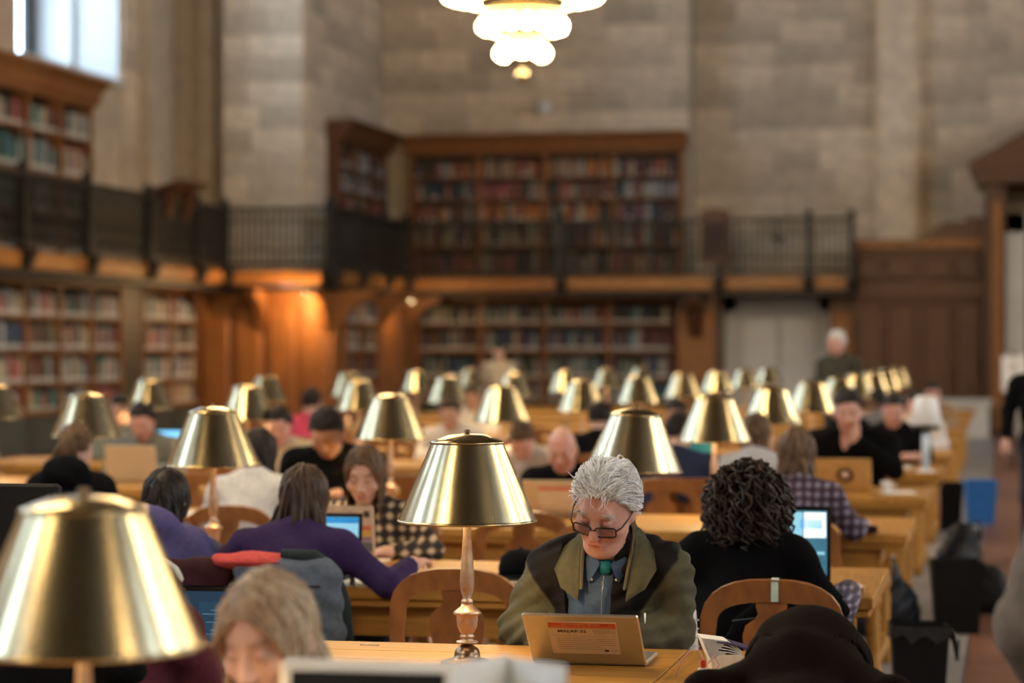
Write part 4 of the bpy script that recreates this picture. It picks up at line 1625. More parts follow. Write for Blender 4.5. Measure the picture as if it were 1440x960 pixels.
N3 = lambda x, f, u: Vector(nb_ + np.array((x, 0, 0)) + fw_ * f + up_ * u)


def flap(name, mats, inner, outer, th, parent):
    """curved cloth flap between two edge lines, with thickness"""
    m = MB()
    n_ = len(inner)
    cols_ = 5
    P = []
    for i in range(n_):
        for j in range(cols_):
            t = j / (cols_ - 1)
            p = Vector(inner[i]).lerp(Vector(outer[i]), t)
            p += Vector(fw_) * (.012 * math.sin(math.pi * t))
            P.append(p)
    m2 = [p - Vector(fw_) * th for p in P]
    k = len(P)
    fs = []
    for i in range(n_ - 1):
        for j in range(cols_ - 1):
            a, b, c, d = i * cols_ + j, i * cols_ + j + 1, (i + 1) * cols_ + j + 1, (i + 1) * cols_ + j
            fs.append((a, b, c, d))
            fs.append((k + d, k + c, k + b, k + a))
    rim = [i * cols_ for i in range(n_)] + [(n_ - 1) * cols_ + j for j in range(1, cols_)] + [i * cols_ + cols_ - 1 for i in range(n_ - 2, -1, -1)] + [j for j in range(cols_ - 2, 0, -1)]
    for i in range(len(rim)):
        a, b = rim[i], rim[(i + 1) % len(rim)]
        fs.append((a, k + a, k + b, b))
    m.add(P + m2, fs, 0, True)
    return m.build(name, mats, parent)


OLM = cloth('olive collar', (.085, .080, .048), .12)
TANM = cloth('tan collar lining', (.12, .10, .06), .1)
for q in (1, -1):
    inner = [N3(q * .055, -.055, .075), N3(q * .075, .01, .07), N3(q * .078, .065, .03), N3(q * .074, .105, -.02), N3(q * .070, .128, -.065), N3(q * .068, .136, -.095)]
    outer = [N3(q * .075, -.085, .02), N3(q * .108, -.01, .04), N3(q * .132, .055, .02), N3(q * .148, .098, -.02), N3(q * .122, .130, -.065), N3(q * .073, .140, -.097)]
    flap('collar', OLM, inner, outer, .010, jk)
    inn2 = [Vector(p) + Vector(fw_) * -.006 for p in inner[:5]]
    out2 = [p + Vector((q * -.012, 0, 0)) + Vector(fw_) * .002 for p in inner[:5]]
    flap('collar_lining', TANM, out2, inn2, .008, jk)
    # shirt collar points
    flap('shirt_collar', SHIRT, [N3(q * .045, .0, .055), N3(q * .040, .06, .03), N3(q * .016, .092, -.005)], [N3(q * .07, .0, .03), N3(q * .070, .07, -.01), N3(q * .045, .112, -.055)], .005, shirt)
MB().tube([N3(.0, .120, -.03), N3(.001, .136, -.09), N3(-.002, .147, -.16), N3(-.002, .152, -.30)], .0013, 6).build('zip', mat('steel', (.6, .6, .6), .3, .9), shirt)
MB().box((-.0025, -.002, -.014), (.0025, .002, .004), 0, Matrix.Translation(N3(.0, .132, -.045))).build('zip_pull', MATS['steel'], shirt)
MB().ell(N3(0, .074, -.022), (.028, .026, .026), 14, 10).build('undershirt', cloth('teal', (.012, .11, .14)), man)
for q in (1, -1):
    MB().ell(N3(q * .036, .112, -.045), (.004, .004, .004), 8, 6).build('button', mat('cream button', (.7, .65, .55), .4), shirt)
MB().tube([N3(-.128, .150, -.13), N3(-.132, .152, -.22)], .0024, 6).build('pocket_zip', MATS['steel'], jk)

MB().tube([Vector(T_ + R_ @ np.array(q)) for q in ((-.027, .0825, -.0765), (-.014, .0925, -.0705), (0, .0955, -.0690), (.014, .0925, -.0705), (.027, .0825, -.0765))], [.0008, .0015, .0017, .0015, .0008], 6).build('mouth_line', mat('lip line', (.20, .05, .045), .6), man)
# glasses
Hd = lambda x, y, z: Vector(T_ + R_ @ np.array((x, y, z)))
GLM = mat('tortoiseshell frame', (.025, .012, .010), .25)
gl = MB()
zc, yc = -.012, .108
for q in (1, -1):
    loop = []
    for i in range(40):
        a = 2 * math.pi * i / 40
        ca, sa = math.cos(a), math.sin(a)
        x = .0290 * abs(ca) ** .38 * (1 if ca > 0 else -1)
        z = .0155 * abs(sa) ** .42 * (1 if sa > 0 else -1)
        loop.append(Hd(q * .0345 + x, yc - abs(q * .0345 + x) * .22, zc + z))
    loop += loop[:2]
    gl.tube(loop, .0028, 6, caps=False)
gl.tube([Hd(-.0085, yc - .001, zc + .006), Hd(0, yc + .002, zc + .008), Hd(.0085, yc - .001, zc + .006)], .0022, 6)
for q in (1, -1):
    gl.tube([Hd(q * .064, yc - .013, zc + .007), Hd(q * .076, yc - .030, zc + .010), Hd(q * .086, .03, zc + .018), Hd(q * .086, -.012, zc + .022), Hd(q * .083, -.035, zc + .002)], .0026, 6)
glo = gl.build('glasses', GLM, man)
glass = bpy.data.materials.new('spectacle lens')
glass.use_nodes = True
gb = glass.node_tree.nodes['Principled BSDF']
gb.inputs['Transmission Weight'].default_value = 1.0
gb.inputs['Roughness'].default_value = 0.02
gb.inputs['IOR'].default_value = 1.01
for q in (1, -1):
    vs = [Hd(q * .0345 + .025 * math.cos(2 * math.pi * i / 16), yc - .0345 * .22, zc + .0135 * math.sin(2 * math.pi * i / 16)) for i in range(16)]
    m = MB()
    m.add(vs, [tuple(range(16))])
    m.build('lens', glass, glo)

# wind-blown white hair
r_ = np.random.default_rng(11)
hm = MB()
cap_v, cap_f, ok_ = [], [], {}
n_, k_ = 36, 24
for i in range(k_ + 1):
    for j in range(n_):
        ph, an = math.pi * i / k_, 2 * math.pi * j / n_
        u = np.array((math.sin(ph) * math.sin(an), math.sin(ph) * math.cos(an), math.cos(ph)))
        cap_v.append(Hd(*(HC + HR * u * 1.05)))
        ok_[(i, j)] = hair_region(u + np.array((0, 0, -.02)))
for i in range(k_):
    for j in range(n_):
        j2 = (j + 1) % n_
        if all(ok_[c] for c in ((i, j), (i, j2), (i + 1, j), (i + 1, j2))):
            cap_f.append((i * n_ + j, (i + 1) * n_ + j, (i + 1) * n_ + j2, i * n_ + j2))
hm.add(cap_v, cap_f, 1, True)
cnt = 0
while cnt < 2200:
    u = r_.normal(size=3)
    u /= np.linalg.norm(u)
    if not hair_region(u + np.array((0, 0, .02))) or u[2] < -.45:
        continue
    cnt += 1
    sgn = 1 if u[0] > .08 else -1
    p = HC + HR * u * 1.03
    side = abs(u[0]) > .6
    L_ = r_.uniform(.065, .105) if u[2] > .2 else r_.uniform(.035, .06)
    if u[1] > .15 and not side:
        d = np.array((sgn * .55, -.35, .75))
    elif side:
        d = np.array((sgn * .55, -.75, .05))
    else:
        d = np.array((sgn * .55, -.85, .15))
    d = d + u * .25 + r_.normal(size=3) * .30
    lim = 1.12 + .24 * r_.random() * (1.0 if abs(u[0]) > .15 else .45)
    fly = r_.random() < .006 and u[2] > .5
    if fly:
        d = u * .8 + np.array((r_.normal() * .5, -.3, .55))
        L_ = .075
    pts = [p]
    st = L_ / 5
    for i in range(5):
        d = d / np.linalg.norm(d)
        if not fly:
            d = d + np.array((sgn * .05, -.10, -.16))
        x = pts[-1] + d / np.linalg.norm(d) * st
        e = (x - HC) / HR
        ln = np.linalg.norm(e)
        if ln < 1.07:
            x = HC + HR * e / ln * 1.07
        elif ln > lim and not fly:
            x = HC + HR * e / ln * lim
        pts.append(x)
    rr = r_.uniform(.0011, .0021)
    hm.tube([Hd(*x) for x in pts], [rr, rr * 1.1, rr * 1.1, rr, rr * .7, rr * .15], 4, mi=0 if r_.random() < .75 else 1, caps=False)
# forelock strands hanging over the brow
for i in range(14):
    x0 = r_.uniform(-.045, .045)
    pts = [Hd(x0, .075, .092), Hd(x0 * 1.1 + r_.normal() * .006, .097, .078), Hd(x0 * 1.2 + r_.normal() * .012, .101, .058)]
    hm.tube(pts, [.0012, .0010, .0003], 4, mi=0, caps=False)
hm.build('hair', H_GREY, man)
for q in (1, -1):
    bm_ = MB()
    for i in range(46):
        x0 = q * r_.uniform(.014, .054)
        z0_ = .030 + .004 * math.sin(abs(x0) * 60) + r_.normal() * .003
        y0_ = .090 - abs(x0) * .25
        bm_.tube([Hd(x0, y0_, z0_), Hd(x0 + q * .006, y0_ + .006, z0_ + .003), Hd(x0 + q * .014, y0_ + .006, z0_ - .001 + r_.normal() * .003)], [.0011, .0010, .0003], 4, caps=False)
    bm_.build('eyebrow', H_GREY[1], man)

# ---------------- foreground readers
seat(424, 0, 'far', 'fair-haired young woman at the bottom edge, facing us and looking down', None, dy=.12,
     top=cloth('pale grey knit', (.30, .29, .30)), hair=('long', H_BLOND, .42), fem=True, vox=.0065, lean=10, pitch=22, yaw=-14, roll=3, scale=1.0,
     hairkw=dict(count=420, rad=.0055), brow=(.16, .11, .08), hipz=.465, skin='pale')
chair(xat(424, FAR(0) + .12), FAR(0) + .16, False, 0, 'oak chair of the fair-haired woman at the bottom edge')
seat(128, 1, 'near', 'reader in maroon sleeves and black vest hidden behind the big blurred lamp', 'oak chair behind the big blurred lamp', dy=.12,
     top=cloth('maroon', (.075, .014, .022)), hair=('short', H_DARK, .05), vox=.008, lean=18, pitch=24, twist=0,
     armR=((.25, .16, .80), (.16, .46, .815)), handR=(-.1, 1, -.05), curl=.35, scale=.98)
seat(1110, 1, 'near', 'reader in a dark brown hooded top slumped over the table at lower right', None, dy=-.06,
     top=cloth('dark brown', (.012, .005, .0035)), hair=('short', H_DARK, .04), vox=.010, lean=56, pitch=58, hood='up', topname='hooded_top', scale=1.02, width=.82, armL=((-.22, .22, .79), (-.08, .40, .79)), armR=((.22, .22, .79), (.08, .40, .79)))

# ---------------- third table
seat(398, 2, 'near', 'dark-haired woman in a purple sweater, back turned, arm reaching right', 'oak chair of the woman in the purple sweater, hung with coats', dy=.08,
     top=cloth('purple', (.035, .018, .075), .15), hair=('long', H_BROWN, .47), fem=True, vox=.0085, lean=20, pitch=24, yaw=-4, scale=1.0, hipz=.47, width=1.12,
     armR=((.38, .10, .775), (.42, .28, .835)), armL=((-.33, .12, .79), (-.20, .34, .82)), hairkw=dict(count=230, rad=.0085), skin='pink')
seat(524, 2, 'far', 'young woman in a black and cream checked shirt, facing us beside a stickered laptop', 'oak chair of the young woman in the checked shirt', dy=.05, hipz=.475,
     top=plaid('checked shirt', (.012, .010, .011), (.10, .07, .05), (.55, .42, .28), 6.5), hair=('long', H_MID, .30), hairkw=dict(count=260, rad=.0065), fem=True, vox=.0075, lean=9, pitch=20, yaw=4, width=1.12,
     scale=.99, collar=True, topname='shirt', armL=((-.30, .12, .79), (-.16, .30, .80)), armR=((.28, .12, .79), (.06, .33, .80)), brow=(.07, .045, .03))
_cw = seat(1044, 2, 'near', 'curly-haired woman in black with grey patterned sleeves, back turned', None, dy=-.10,
     top=cloth('black knit', (.008, .008, .010)), hair=('curly', H_CURL, .29), fem=True, vox=.009, lean=12, pitch=22, scale=.98, width=1.07,
     armR=((.33, .06, .74), (.36, .34, .80)), hairkw=dict(count=420, rad=.0085))
CURLYP, CG = _cw
E_, W_ = CG['arms'][1]
a_, b_ = Vector(E_), Vector(W_)
MB().tube([a_.lerp(b_, -.12), a_, a_.lerp(b_, .35), a_.lerp(b_, .7), a_.lerp(b_, .98)], [.046, .066, .062, .058, .044], 14).build('sleeve_cuff', plaid('grey violet print', (.03, .03, .05), (.09, .08, .14), (.26, .24, .32), 12.0), CURLYP)
CURLY_CHAIR = (xat(1085, 8.08), 8.32)
chair(CURLY_CHAIR[0], CURLY_CHAIR[1], True, 0, 'oak chair with a paper tag, of the curly-haired woman')
seat(196, 2, 'near', 'black-haired reader in a violet hooded top at the left, back turned, behind the blurred lamp', 'oak chair of the reader in the violet hooded top', dy=.0,
     top=cloth('violet blue', (.095, .085, .22)), hair=('long', H_DARK, .24), vox=.010, lean=22, pitch=34, fem=True, hood=True, topname='hooded_top', scale=.98)

# ---------------- fourth table
seat(92, 3, 'near', 'woman with a low brown ponytail at the left edge, back turned', 'oak chair of the woman with the ponytail', dy=0,
     top=cloth('black fleece', (.015, .016, .022)), hair=('pony', H_MID, .26), fem=True, vox=.011, lean=10, pitch=14, hood=True)
seat(345, 3, 'near', 'long dark-haired reader in a white coat behind the left lamp, back turned', 'oak chair of the reader in the white coat', dy=0,
     top=cloth('white wool', (.62, .61, .60)), hair=('long', H_DARK, .33), fem=True, vox=.011, lean=16, pitch=26, topname='coat')
seat(1116, 3, 'near', 'woman with long brown hair and purple checked sleeves, back turned', 'oak chair of the woman in purple checks', dy=-.05,
     top=plaid('purple checked shirt', (.030, .014, .028), (.075, .04, .08), (.20, .20, .28), 7.0), hair=('long', H_MID, .36), fem=True, vox=.011, lean=12, pitch=16, scale=1.0,
     armR=((.28, .12, .79), (.30, .36, .80)), topname='shirt', hairkw=dict(count=180, rad=.010))
seat(214, 4, 'far', 'man in a dark cap at the left, facing us behind a tan laptop', 'oak chair of the man in the dark cap', dy=0,
     top=cloth('grey check', (.16, .17, .16)), hair=('short', H_DARK, .05), skin='pink', vox=.012, lean=12, pitch=28, scale=1.02)
seat(478, 3, 'far', 'man in black with bowed head behind the girl in the checked shirt', 'oak chair of the bowed man in black', dy=0,
     top=cloth('black wool', (.010, .010, .011)), hair=('short', H_DARK, .06), skin='tan', vox=.012, lean=16, pitch=40, scale=1.08, width=1.12)
seat(800, 3, 'far', 'balding man in black behind a tan laptop, head bowed', 'oak chair of the balding man', dy=0,
     top=cloth('black cotton', (.012, .012, .014)), hair=None, skin='pink', ruddy=.6, vox=.011, lean=14, pitch=28, scale=.98)

# ---------------- fifth table
seat(1196, 4, 'far', 'man in a black hooded top resting his chin on his hand, behind a gold laptop', 'oak chair of the man in the black hooded top', dy=0,
     top=cloth('black jersey', (.009, .009, .011)), hair=('short', H_DARK, .07), skin='pink', vox=.011, lean=14, pitch=18, scale=1.10, width=1.2, hood=True, topname='hooded_top',
     armL=((-.27, .20, .79), (-.05, .255, .97)), handL=(.12, .05, 1.0), armR=((.30, .14, .79), (.10, .36, .795)), curl=.7)
seat(180, 5, 'far', 'dark-haired reader far left, face showing beside the man in the cap', 'oak chair of the dark-haired reader far left', dy=0,
     top=cloth('dark grey', (.05, .05, .055)), hair=('short', H_DARK, .07), skin='pale', vox=.014, lean=10, pitch=18)
seat(405, 4, 'far', 'reader in a cream jacket with dark hair, facing us at left', 'oak chair of the reader in the cream jacket', dy=0,
     top=cloth('cream', (.52, .43, .30)), hair=('short', H_DARK, .07), skin='pink', vox=.013, lean=14, pitch=26, topname='jacket', width=1.1)
seat(748, 4, 'far', 'brown-haired reader in pale clothing behind the balding man', 'oak chair of the brown-haired reader in pale clothing', dy=0,
     top=cloth('pale beige', (.45, .40, .35)), hair=('short', H_MID, .08), skin='pink', vox=.013, lean=26, pitch=48, topname='jacket')
seat(948, 4, 'near', 'reader in a navy coat behind the grey-haired man, back turned', 'oak chair of the reader in the navy coat', dy=0,
     top=cloth('navy', (.018, .024, .055)), hair=('short', H_DARK, .06), vox=.013, lean=14, pitch=24, topname='coat', width=1.15)
seat(1058, 4, 'near', 'reader in a pale grey top behind the curly-haired woman, back turned', 'oak chair of the reader in the pale grey top', dy=0,
     top=cloth('pale grey wool', (.42, .42, .44)), hair=('long', H_MID, .22), fem=True, vox=.013, lean=14, pitch=20)
# ---------------- sixth table and beyond
seat(1258, 5, 'far', 'dark-haired reader in a black short-sleeved top near the aisle', 'oak chair of the reader in the black short sleeves', dy=0,
     top=cloth('black tee', (.012, .013, .018)), hair=('short', H_DARK, .06), skin='pink', vox=.013, lean=12, pitch=24, long_sleeves=False, scale=1.04, topname='t_shirt')
seat(955, 5, 'far', 'reader in turquoise beyond the navy coat, facing us', 'oak chair of the reader in turquoise', dy=0,
     top=cloth('turquoise', (.06, .36, .40)), hair=('short', H_DARK, .06), skin='tan', vox=.015, lean=14, pitch=22)
seat(640, 5, 'far', 'reader in white and red by the lamps in the middle, facing us', 'oak chair of the reader in white and red', dy=0,
     top=cloth('off white', (.55, .52, .50)), hair=('short', H_BROWN, .06), skin='warm', vox=.015, lean=14, pitch=22)
seat(838, 5, 'near', 'black-haired reader beyond the lamps, back turned', 'oak chair of the black-haired reader beyond the lamps', dy=0,
     top=cloth('black coat', (.014, .014, .016)), hair=('short', H_DARK, .08), vox=.015, lean=14, pitch=20, topname='coat')
seat(432, 6, 'near', 'dark-haired reader in a pink top at the left, back turned', 'oak chair of the reader in the pink top', dy=0,
     top=cloth('raspberry pink', (.48, .05, .10)), hair=('short', H_DARK, .07), vox=.015, lean=10, pitch=14, scale=1.02, width=1.2)
seat(1288, 6, 'far', 'reader in white at the seventh table near the aisle, facing us', 'oak chair of the reader in white near the aisle', dy=0,
     top=cloth('white tee', (.62, .60, .58)), hair=('short', H_DARK, .06), skin='pink', vox=.016, lean=10, pitch=18)
seat(1312, 8, 'far', 'reader in tan at the ninth table by the aisle, facing us', 'oak chair of the reader in tan by the aisle', dy=0,
     top=cloth('tan wool', (.30, .20, .13)), hair=('short', H_DARK, .06), skin='pink', vox=.016, lean=10, pitch=18)
seat(668, 7, 'far', 'reader in pale clothes deep in the hall between the lamps', 'oak chair of the reader in pale clothes deep in the hall', dy=0,
     top=cloth('pale cream', (.55, .50, .42)), hair=('short', H_BROWN, .06), skin='warm', vox=.018, lean=10, pitch=20)
seat(1240, 7, 'near', 'dark-skinned reader in grey near the aisle, face in profile', 'oak chair of the reader in grey near the aisle', dy=0,
     top=cloth('mid grey', (.14, .14, .15)), hair=('short', H_DARK, .05), skin='dark', vox=.016, lean=10, pitch=18, yaw=60)

# ---------------- people on their feet
p_ = at(1181, 491, 27.0)
person('grey-haired man in dark olive standing near the grey door', p_.x, p_.y, 150, cloth('dark olive', (.05, .05, .035)), hair=('short', H_GREY, .05), skin='pink', vox=.016,
       standing=True, scale=1.08, lean=2, pitch=8, collar=True, topname='coat')
p_ = at(702, 491, 37.0)
person('person with a tan face standing far off before the bookcase', p_.x, p_.y, 180, cloth('beige', (.42, .34, .24)), hair=('short', H_DARK, .05), skin='warm', vox=.02,
       standing=True, scale=1.0, lean=0, pitch=8, topname='coat')
p_ = at(1466, 491, 19.0)
person('person in black standing in the aisle at the right edge', p_.x, p_.y, 170, cloth('black suit', (.013, .013, .016)), hair=('short', H_DARK, .05), skin='pink', vox=.014,
       standing=True, scale=1.0, lean=0, pitch=5, topname='jacket')
p_ = at(1668, 491, 4.6)
person('person in a grey-brown coat cut off by the right edge, elbow bent', p_.x, p_.y, 20, cloth('grey brown', (.16, .13, .11)), hair=('short', H_BROWN, .05), skin='pale', vox=.012,
       standing=True, scale=1.0, lean=3, pitch=10, topname='coat', armL=((-.30, .06, 1.13), (-.20, .26, 1.02)), width=1.1)

# ============================================================ THINGS ON AND AROUND THE TABLES
def text_mesh(txt, size, name='lettering', align='CENTER', bold=0.0):
    cu = bpy.data.curves.new('t', 'FONT')
    cu.body = txt
    cu.size = size
    cu.align_x = align
    cu.align_y = 'CENTER'
    cu.offset = bold
    cu.resolution_u = 2
    o = bpy.data.objects.new('t', cu)
    COL.objects.link(o)
    dg = bpy.context.evaluated_depsgraph_get()
    me = bpy.data.meshes.new_from_object(o.evaluated_get(dg))
    me.name = name
    bpy.data.objects.remove(o)
    bpy.data.curves.remove(cu)
    return me


def laptop(label, px, py_hinge, y=None, d=None, rz=0.0, w=.325, dep=.225, tilt=30, shell=SILVER, screen=None, bezel=BLACKG, keys=BLACK, cat='laptop'):
    """local +y points to the user; the lid rises at the hinge and leans back by tilt degrees"""
    if d is None:
        x = xat(px, y)
    else:
        p = at(px, py_hinge, d)
        x, y = p.x, p.y
    t = thing('laptop', label, cat, (x, y, TZ), rz)
    MB().rbox((-w / 2, 0, .002), (w / 2, dep, .016), .004).build('base', shell, t)
    MB().box((-w * .42, .025, .0162), (w * .42, dep * .55, .0172)).build('keyboard', keys, t)
    MB().box((-w * .16, dep * .62, .0162), (w * .16, dep * .94, .0168)).build('trackpad', shell, t)
    M = Matrix.Translation((0, 0, .012)) @ Matrix.Rotation(math.radians(tilt), 4, 'X')
    lid = MB().rbox((-w / 2, -.008, 0), (w / 2, 0, dep), .0035, 0, M).build('lid', shell, t)
    MB().box((-w / 2 + .004, .0002, .006), (w / 2 - .004, .0012, dep - .005), 0, M).build('bezel', bezel, lid)
    if screen is not None:
        MB().box((-w / 2 + .014, .0014, .022), (w / 2 - .014, .0022, dep - .016), 0, M).build('screen', screen, lid)
    return t, lid, M


def stick(lid, M, poly_or_box, m, name, off=.0085):
    """flat shape on the outer face of a lid: box (u0, v0, u1, v1) measured from the lid centre line and hinge"""
    u0, v0, u1, v1 = poly_or_box
    return MB().box((u0, -off - .0006, v0), (u1, -.0082, v1), 0, M).build(name, m, lid)


# ---- the man's library laptop with its paper notice
hp = at(829, 930, 6.89)
lw, ll = .329, .224
t, lid, M = laptop('silver library laptop with an orange and white paper notice, before the grey-haired man', 829, 930, d=6.89, w=lw, dep=ll, tilt=47, shell=SILVER)
u0, u1, v1, v0 = lw * (-.5 + .205), lw * (-.5 + .80), ll * (1 - .13), ll * (1 - .785)
NOTE = mat('notice paper', (.80, .66, .46), .7, scale=20, amt=.03)
ORANGE = mat('notice orange red', (.72, .12, .035), .6, scale=20, amt=.05)
INK = mat('black ink', (.02, .015, .012), .7)
INKL = mat('grey ink', (.33, .24, .16), .7)
note = stick(lid, M, (u0, v0, u1, v1), NOTE, 'notice', .0085)
stick(lid, M, (u0 + .003, v1 - .026, u1 - .002, v1 - .002), ORANGE, 'orange_band', .0092)


def lid_text(txt, size, u, v, m, off=.0104, bold=0.0, align='CENTER', parent=lid, sx=1.0):
    me = text_mesh(txt, size, bold=bold, align=align)
    me.materials.append(m)
    o = link('lettering', me, parent)
    # text lies in its local xy plane; stand it on the lid's outer face, read from the camera side
    o.matrix_local = M @ Matrix.Translation((u, -off, v)) @ Matrix.Rotation(math.pi / 2, 4, 'X') @ Matrix.Diagonal((sx, 1, 1, 1))
    return o


uc = (u0 + u1) / 2
lid_text('FOR IN LIBRARY USE ONLY', .0090, uc, v1 - .0085, NOTE)
lid_text("PLEASE DON'T LEAVE DEVICE UNATTENDED", .0080, uc, v1 - .0195, NOTE, sx=1.08)
lid_text('MALAP-32', .0165, u0 + (u1 - u0) * .345, v1 - .0405, INK, bold=.0004, sx=1.12)
for i, (a, b) in enumerate(((.64, .90), (.65, .97), (.65, .97), (.66, .82))):
    v = v1 - .034 - i * .0062
    stick(lid, M, (u0 + (u1 - u0) * a, v, u0 + (u1 - u0) * b, v + .0014), INKL, 'fine_print', .0092)
stick(lid, M, (u0 + .006, v1 - .062, u1 - .006, v1 - .0612), INKL, 'rule_line', .0092)
for i, (a, b) in enumerate(((.08, .95), (.09, .93), (.09, .95), (.10, .94), (.10, .72), (.10, .80))):
    v = v1 - .076 - i * .0096
    stick(lid, M, (u0 + (u1 - u0) * a, v, u0 + (u1 - u0) * b, v + .0012), INKL, 'fine_print', .0092)
lg = MB().ell((0, 0, 0), (.0075, .0012, .0048), 14, 8).build('logo', INK, lid)
lg.matrix_local = M @ Matrix.Translation((u0 + (u1 - u0) * .80, -.0092, v0 + .016))
for i in range(2):
    stick(lid, M, (u0 + (u1 - u0) * .86, v0 + .014 + i * .005, u0 + (u1 - u0) * .94, v0 + .0155 + i * .005), INKL, 'fine_print', .0092)

# ---- other laptops
SCR_D = mat('dark blue screen', (.010, .03, .055), .3, emit=1.1, scale=3, amt=.1)
SCR_B = mat('pale blue screen', (.25, .55, .70), .3, emit=.9, scale=3, amt=.1)
SCR_BT = mat('blue title bar', (.02, .22, .50), .3, emit=.9)
SCR_W = mat('white screen patch', (.75, .85, .95), .3, emit=1.1)
t, lid, M = laptop('black laptop with a dark blue document on screen, at bottom left', 330, 947, d=6.66, rz=math.pi, w=.335, dep=.235, tilt=8, shell=BLACK, screen=SCR_D)
MB().box((-.16 + .055, .0024, .03), (.16 - .05, .0030, .19), 0, M).build('document_page', mat('document page', (.016, .05, .085), .3, emit=.9), lid)
for i in range(12):
    MB().box((-.09 + (i % 4 == 0) * .01, .0031, .045 + i * .011), (.10 - (i * 37 % 5) * .012, .0034, .0475 + i * .011), 0, M).build('text_line', mat('document text', (.05, .12, .17), .3, emit=1.5), lid)

t, lid, M = laptop('black laptop with a pale blue screen before the woman in purple', 452, 0, y=9.30, rz=math.pi, w=.325, dep=.235, tilt=6, shell=BLACK, screen=SCR_B)
MB().box((-.148, .0024, .195), (.148, .0030, .218), 0, M).build('title_bar', SCR_BT, lid)
MB().box((-.06, .0024, .12), (-.02, .0030, .16), 0, M).build('page_block', mat('teal block', (.05, .40, .45), .3, emit=.8), lid)

t, lid, M = laptop('pale peach laptop covered in stickers before the young woman in checks', 474, 0, y=9.68, w=.335, dep=.245, tilt=9, shell=mat('peach shell', (.70, .56, .42), .5))
STK = [(.125, .20, .150, .225, (.06, .05, .05)), (.115, .145, .155, .165, (.70, .20, .12)), (.112, .120, .158, .142, (.75, .50, .10)), (.10, .100, .155, .116, (.35, .25, .40)),
       (.105, .055, .158, .095, (.15, .17, .20)), (.06, .19, .10, .225, (.55, .45, .35)), (.10, .02, .15, .05, (.80, .74, .66)), (-.02, .15, .05, .21, (.75, .72, .70))]
for i, (a, b, c, d_, k) in enumerate(STK):
    stick(lid, M, (a, b, c, d_), mat('sticker %d' % i, k, .6), 'sticker', .0088)

t, lid, M = laptop('black laptop with bright windows on screen beside the curly-haired woman', 1110, 0, y=9.32, rz=math.pi, w=.315, dep=.285, tilt=3, shell=BLACK, screen=mat('blue grey screen', (.04, .14, .20), .3, emit=1.0))
for a, b, c, d_, k in ((.03 - .17, .165, -.055, .262, SCR_W), (-.05, .165, .14, .262, SCR_B), (-.125, .20, -.04, .235, SCR_BT), (-.135, .10, -.085, .112, SCR_B)):
    MB().box((a, .0024, b), (c, .0032, d_), 0, M).build('screen_window', k, lid)

t, lid, M = laptop('gold laptop with a round black sticker before the man in the black hooded top', 1187, 0, y=15.5, w=.352, dep=.235, tilt=32, shell=mat('gold shell', (.74, .50, .22), .45, .3))
rg = MB()
rg.lathe([(.030, 0), (.052, 0), (.052, .001), (.030, .001)], 24, close=True)
o = rg.build('round_sticker', BLACK, lid)
o.matrix_local = M @ Matrix.Translation((.01, -.0095, .115)) @ Matrix.Rotation(math.pi / 2, 4, 'X')
o = MB().lathe([(.0, 0), (.024, 0), (.024, .001), (0, .001)], 20).build('sticker_centre', mat('pale pink', (.85, .68, .60), .5), lid)
o.matrix_local = M @ Matrix.Translation((.01, -.0095, .115)) @ Matrix.Rotation(math.pi / 2, 4, 'X')
t, lid, M = laptop('tan laptop with a pale notice before the balding man', 784, 0, y=12.72, w=.345, dep=.225, tilt=30, shell=SILVER_G)
stick(lid, M, (-.09, .04, .12, .19), NOTE, 'notice')
stick(lid, M, (-.085, .168, .115, .186), ORANGE, 'orange_band', .0092)
laptop('tan laptop at the left before the man in the dark cap', 186, 0, y=15.55, w=.36, dep=.245, tilt=12, shell=SILVER_G)
laptop('laptop with a glowing blue screen behind the man in the cap', 238, 0, y=18.4, rz=math.pi, w=.33, dep=.25, tilt=4, shell=BLACK, screen=mat('bright blue screen', (.15, .50, .85), .3, emit=1.6))
laptop('grey laptop far left behind the ponytail', 140, 0, y=18.6, w=.5, dep=.26, tilt=8, shell=mat('grey green shell', (.22, .28, .27), .5))

# ---- computer monitors
def monitor(label, p, rz, w, h, top_z, shell, face, tilt=8):
    t = thing('computer_monitor', label, 'monitor', (p[0], p[1], TZ), rz)
    hh = top_z - TZ
    MB().rbox((-.11, -.08, 0), (.11, .10, .014), .005).build('foot', shell, t)
    MB().box((-.025, .03, .01), (.025, .055, hh - h * .5)).build('stand', shell, t)
    M = Matrix.Translation((0, 0, hh - h)) @ Matrix.Rotation(math.radians(-tilt), 4, 'X')
    c = MB().rbox((-w / 2, -.012, 0), (w / 2, .028, h), .008, 0, M).build('case', shell, t)
    MB().box((-w / 2 + .022, -.0135, .03), (w / 2 - .022, -.0118, h - .022), 0, M).build('screen', face, c)
    return t


p_ = at(560, 940, 3.95)
monitor('white-framed screen cut off by the bottom edge before the fair-haired woman', p_, TH * .2, .43, .30, zat(929, p_.x, p_.y), WHITEP, BLACKG, 14)
p_ = at(715, 945, 3.80)
ob = thing('open_brochure', 'white folded brochure standing at the bottom edge beside the white-framed screen', 'brochure', (p_.x, p_.y, TZ), TH)
MB().prism([(-.10, 0), (-.093, 0), (.003, .10), (-.002, .104)], 0, zat(932, p_.x, p_.y) - TZ, axis='z').build('page', PAPER, ob)
MB().prism([(.085, .0), (.092, .0), (.003, .104), (-.002, .10)], 0, zat(932, p_.x, p_.y) - TZ - .004, axis='z').build('page', mat('pale blue paper', (.66, .74, .80), .8), ob)
p_ = at(-38, 700, 6.5)
monitor('black monitor at the left edge behind the big blurred lamp', p_, 0, .48, .40, 1.30, BLACK, BLACKG, 2)

